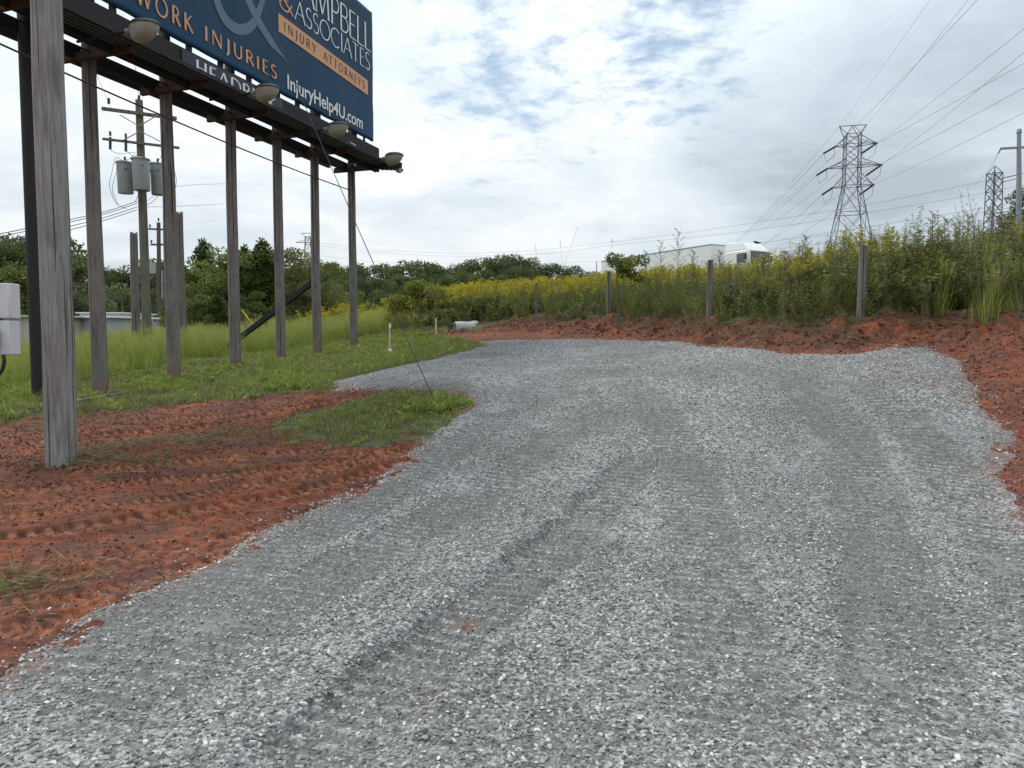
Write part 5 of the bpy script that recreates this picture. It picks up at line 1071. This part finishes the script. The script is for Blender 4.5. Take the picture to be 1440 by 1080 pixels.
for yl, yh, xl, xr in ((204,193,-22.5,31),(234.5,225,-32,38),(262,246,-24.5,28.5)):
    wv = np.interp(yl, [190,262,300], [9.2,10,16.5])*mp
    for xx in (xl, xr):
        s_ = 1 if xx > 0 else -1; tip = Rz@Vector((xx*mp, 0, 0)); tip.z = zof(yl+(-1 if s_ > 0 else 1.2)); m = MB()
        for yy in (-1, 1):
            m.bar(Rz@Vector((s_*wv, yy*wv, zof(yl))), tip, .12, .12); m.bar(Rz@Vector((s_*wv, yy*wv, zof(yh))), tip, .10, .10); m.bar(Rz@Vector((s_*wv, yy*wv, zof(yl))), Rz@Vector(((s_*wv+tip.x)/2, yy*wv*.5, (zof(yl)+zof(yh))/2)), .07, .07)
        m.build('crossarm', M['tower'], o); d_ = at(1191+xx-10, yl+11.5, T1Y+4)-b-tip; MB().tube([tip+d_*f for f in np.linspace(0, 1, 13)], [.16 if i % 2 else .24 for i in range(13)], 8).build('insulator_string', M['insul'], o, True)
        MB().tube([tip+d_, tip+d_*.75+Vector((0,0,-2.1)), tip+d_*.2+Vector((.3,0,-1.7)), tip], .045, 4, False).build('jumper_loop', M['conductor'], o, True); tips.append((b+tip, b+tip+d_, s_))
names = [('upper','left'),('upper','right'),('middle','left'),('middle','right'),('lower','left'),('lower','right')]
ends = [(1700,-245),(1700,-170),(1700,-52),(1700,-156),(1700,28),(1700,35)]
ends = [(1560,-200),(1640,-123),(1700,-58),(1640,-92),(1700,-20),(1700,24)]
tgt = [(1030,344),(1062,330),(1036,340),(1070,345),(1062,352),(1078,355)]
for (tp, ie, s_), nm, en, tg in zip(tips, names, ends, tgt):
    cable([tp, at(*en, 48)], .022, 'power_line', 'conductor from the %s %s arm of the big tower running overhead to the right' % nm, 'power line', 'power lines', 'conductor', sag=.4)
    cable([ie, at(*tg, 420)], .04, 'power_line', 'conductor from the %s %s arm of the big tower descending to the far left' % nm, 'power line', 'power lines', 'conductor', sag=1.0)
for s_, en, nm in ((-1,(1470,-230),'left'),(1,(1480,-150),'right')):
    tp = b+Rz@Vector((s_*17.5*mp, 0, zof(176.5))); cable([tp, at(*en, 48)], .015, 'shield_wire', 'thin shield wire from the %s peak of the big tower going up right' % nm, 'power line', 'power lines', 'conductor', sag=.2); cable([tp, at(1045, 330, 420)], .03, 'shield_wire', 'thin shield wire from the %s peak of the big tower descending left' % nm, 'power line', 'power lines', 'conductor', sag=1)
T2Y = 185.0
o, b, Rz, mp, zof, L = lattice('transmission_tower', 1390, T2Y, 'narrow lattice tower seen end on left of the steel pole', 330, levels=((330,16),(300,14.5),(270,14),(244,13.5),(243.9,13.5)), yaw=R(8), r_=.11)
m = MB(); w_ = 6.7*mp
for k in range(4): m.bar(Rz@Vector((w_*(1,1,-1,-1)[k], w_*(1,-1,-1,1)[k], zof(244))), Vector((0,0,zof(233))), .15, .15)
m.build('peak_frame', M['tower'], o)
for yy in (252, 257, 281, 300, 308):
    MB().bar(Vector((w_, 0, zof(yy))), Vector((w_+9*mp, -6, zof(yy))), .14, .14).build('crossarm', M['tower'], o); MB().bar(Vector((-w_, 0, zof(yy))), Vector((-w_-9*mp, -6, zof(yy+4))), .10, .10).build('crossarm', M['tower'], o)
T3Y = 420.0
o, b, Rz, mp, zof, L = lattice('transmission_tower', 435, T3Y, 'faint distant lattice tower between the fourth and fifth posts', 372, levels=((372,11),(355,9),(344,7.5),(333,7)), yaw=R(10), r_=.16)
m = MB()
for yy, a0, a1 in ((328,-9,6),(341,-17,15),(361,-8,8)): m.bar(Vector((a0*mp, 0, zof(yy))), Vector((a1*mp, 0, zof(yy))), .3, .3).bar(Vector((a0*mp, 0, zof(yy))), Vector((0, 0, zof(yy-4 if yy > 330 else yy+8))), .2, .2).bar(Vector((a1*mp, 0, zof(yy))), Vector((0, 0, zof(yy-4 if yy > 330 else yy+8))), .2, .2)
m.build('crossarm', M['tower'], o)
for j, pts in enumerate(([(1700,190,110),(1384,255,183),(1209,290,215),(1120,304,235),(960,328,285),(820,345,335),(737,353,365),(650,356,385),(540,352,400),(452,342,418)],
   [(1700,205,110),(1384,271,183),(1209,301,215),(1120,315,235),(1000,331,270),(860,345,320),(760,357,355),(620,360,390),(505,352,405),(420,341,420)],
   [(1700,235,110),(1375,294,183),(1213,320,215),(1135,332,230),(1068,342,245),(1000,352,265),(900,364,300),(753,371,355)],
   [(1700,245,110),(1364,302,183),(1224,332,215),(1095,350,235),(1000,362,265)], [(452,360,418),(500,366,415),(560,370,410)])):
    cable([at(*p_) for p_ in pts], .042, 'power_line', ('uppermost','second','third','lowest','short leftmost')[j]+' of the long level lines crossing behind the big tower', 'power line', 'level power lines', 'conductor')
q = at(1064, 341, 60); tag(MB().tube([q+Vector((-.28,0,.10)), q+Vector((-.16,0,.06)), q+Vector((0,0,0)), q+Vector((.22,0,-.03)), q+Vector((.42,0,-.03))], [.02,.07,.10,.06,.02], 10).build('line_clamp', M['rubber'], None, True), 'small dark fitting at the end of a line above the truck cab', 'line fitting')
# steel monopole at right
MY = 58.0; b = spot(1429, MY); o = empty('steel_pole', b); tag(o, 'tall grey single steel pole with one crossarm at the right edge', 'power pole')
T_ = at(1433, 187, MY)-b; MB().tube([Vector((0,0,-.5)), T_], [.24,.15], 16).build('pole', M['galv'], o, True); a = at(1407, 209, MY)-b; c_ = at(1462, 206, MY)-b; MB().bar(a, c_, .16, .16).build('crossarm', M['galv'], o)
MB().tube([a, at(1404, 215, MY)-b], .07, 8).build('insulator', M['insul'], o, True); MB().tube([T_, T_+Vector((0,0,.3))], [.2,.15], 12).build('pole_cap', M['galv'], o, True)
cable([at(1404, 215, MY), at(1392, 236, 90), at(1370, 262, 150)], .02, 'overhead_wire', 'thin wire dropping left from the crossarm of the steel pole', 'wire', None, 'conductor')
# ------------------------------------------------------------------ camera, sky, sun
cam = bpy.data.cameras.new('camera'); co_ = bpy.data.objects.new('camera', cam); COL.objects.link(co_); SC.camera = co_
co_.location = (0, 0, CAMZ); co_.rotation_euler = (math.pi/2-PITCH, 0, 0); cam.sensor_width = 36; cam.lens = 36*F/1440; cam.clip_end = 9000; cam.clip_start = .05
w = bpy.data.worlds.new('World'); SC.world = w; w.use_nodes = True; T = w.node_tree; N = T.nodes; N.clear(); K = T.links.new
SUN_EL, SUN_AZ = R(52), R(-55)            # azimuth measured from +Y towards +X
sky = N.new('ShaderNodeTexSky'); sky.sky_type = 'NISHITA'; sky.sun_disc = False; sky.sun_elevation = SUN_EL; sky.sun_rotation = SUN_AZ
bg = N.new('ShaderNodeBackground'); bg.inputs[1].default_value = .10; K(sky.outputs[0], bg.inputs[0])
tc = N.new('ShaderNodeTexCoord'); sepx = N.new('ShaderNodeSeparateXYZ'); K(tc.outputs['Generated'], sepx.inputs[0])
def wm(op, a, b=0.0, clamp=False):
    o = N.new('ShaderNodeMath'); o.operation = op; o.use_clamp = clamp
    for i, v in enumerate((a, b)):
        if isinstance(v, bpy.types.NodeSocket): K(v, o.inputs[i])
        else: o.inputs[i].default_value = v
    return o.outputs[0]
zz = wm('ADD', wm('MAXIMUM', sepx.outputs[2], 0.0), .13); cb = N.new('ShaderNodeCombineXYZ'); K(wm('DIVIDE', sepx.outputs[0], zz), cb.inputs[0]); K(wm('DIVIDE', sepx.outputs[1], zz), cb.inputs[1])
def wn(scale, detail, rough, off=(0,0,0), dist=0):
    mp_ = N.new('ShaderNodeMapping'); mp_.inputs['Location'].default_value = off; K(cb.outputs[0], mp_.inputs[0]); o = N.new('ShaderNodeTexNoise'); o.inputs['Scale'].default_value = scale; o.inputs['Detail'].default_value = detail; o.inputs['Roughness'].default_value = rough; o.inputs['Distortion'].default_value = dist; K(mp_.outputs[0], o.inputs['Vector']); return o.outputs[0]
def lobe(px, py, width):
    d = Vector(ray(px, py)).normalized(); v = N.new('ShaderNodeVectorMath'); v.operation = 'DOT_PRODUCT'; K(tc.outputs['Generated'], v.inputs[0]); v.inputs[1].default_value = d
    mr = N.new('ShaderNodeMapRange'); mr.interpolation_type = 'SMOOTHSTEP'; K(v.outputs['Value'], mr.inputs[0]); mr.inputs[1].default_value = math.cos(R(width)); mr.inputs[2].default_value = 1.0; return mr.outputs[0]
big_ = wn(.55, 6, .58, (3.1,1.7,0), .4); fine_ = wn(5.0, 8, .6, (7,2,0), .15); med = wn(1.5, 6, .6, (1,5,0), .5)
gr = wm('ADD', wm('MULTIPLY', lobe(1180, 190, 16), .20), wm('MULTIPLY', lobe(1420, 130, 14), .08)); gr = wm('ADD', gr, wm('MULTIPLY', lobe(560, 20, 12), .05))
br = wm('ADD', wm('MULTIPLY', lobe(760, 250, 22), .10), wm('MULTIPLY', lobe(150, 260, 20), .12)); br = wm('ADD', br, wm('MULTIPLY', lobe(960, 50, 12), .10))
val = wm('SUBTRACT', wm('ADD', wm('ADD', wm('MULTIPLY', big_, .80), wm('MULTIPLY', med, .50)), wm('MULTIPLY', fine_, .16)), .23); val = wm('SUBTRACT', wm('ADD', val, br), gr)
rp = N.new('ShaderNodeValToRGB'); K(val, rp.inputs[0]); e = rp.color_ramp.elements
for k in range(3): e.new(.5)
for k, (p_, c_) in enumerate(((.22,(.35,.40,.45)),(.36,(.44,.50,.555)),(.46,(.50,.565,.615)),(.57,(.575,.63,.67)),(.70,(.70,.73,.75)))): e[k].position = p_; e[k].color = (*c_, 1)
bc = N.new('ShaderNodeBackground'); K(rp.outputs[0], bc.inputs[0])
el = wm('ADD', wm('MULTIPLY', wm('MAXIMUM', sepx.outputs[2], 0.0), 1.1), .96); K(el, bc.inputs[1])    # overcast sky brightens towards the zenith
blue = N.new('ShaderNodeBackground'); blue.inputs[1].default_value = 1.0; blue.inputs[0].default_value = (.46,.60,.74,1)
ms = N.new('ShaderNodeMixShader'); ms.inputs[0].default_value = .6; K(bg.outputs[0], ms.inputs[1]); K(blue.outputs[0], ms.inputs[2])
opn = wm('ADD', wm('MULTIPLY', lobe(800, 60, 19), .135), wm('MULTIPLY', lobe(690, 110, 8), .09)); opn = wm('ADD', opn, wm('MULTIPLY', lobe(970, 70, 8), .10)); ch = wn(10, 8, .6, (2,9,0), .15)
cov = wm('SUBTRACT', wm('ADD', wm('MULTIPLY', ch, .75), wm('MULTIPLY', med, .45)), opn)
mr = N.new('ShaderNodeMapRange'); mr.interpolation_type = 'SMOOTHSTEP'; K(cov, mr.inputs[0]); mr.inputs[1].default_value = .20; mr.inputs[2].default_value = .46
mx = N.new('ShaderNodeMixShader'); K(mr.outputs[0], mx.inputs[0]); K(ms.outputs[0], mx.inputs[1]); K(bc.outputs[0], mx.inputs[2]); ow = N.new('ShaderNodeOutputWorld'); K(mx.outputs[0], ow.inputs[0])
sl = bpy.data.lights.new('sun', 'SUN'); sl.energy = 1.7; sl.angle = R(14); sl.color = (1, .96, .90); so = bpy.data.objects.new('sun', sl); COL.objects.link(so)
sd_ = Vector((math.sin(SUN_AZ)*math.cos(SUN_EL), math.cos(SUN_AZ)*math.cos(SUN_EL), math.sin(SUN_EL))); so.rotation_euler = sd_.to_track_quat('Z', 'Y').to_euler()
vs = SC.view_settings; vs.view_transform = 'Standard'; vs.look = 'None'; vs.exposure = 0.28; vs.gamma = 1.0
SC.cycles.max_bounces = 6; SC.cycles.transparent_max_bounces = 8; SC.cycles.use_adaptive_sampling = True
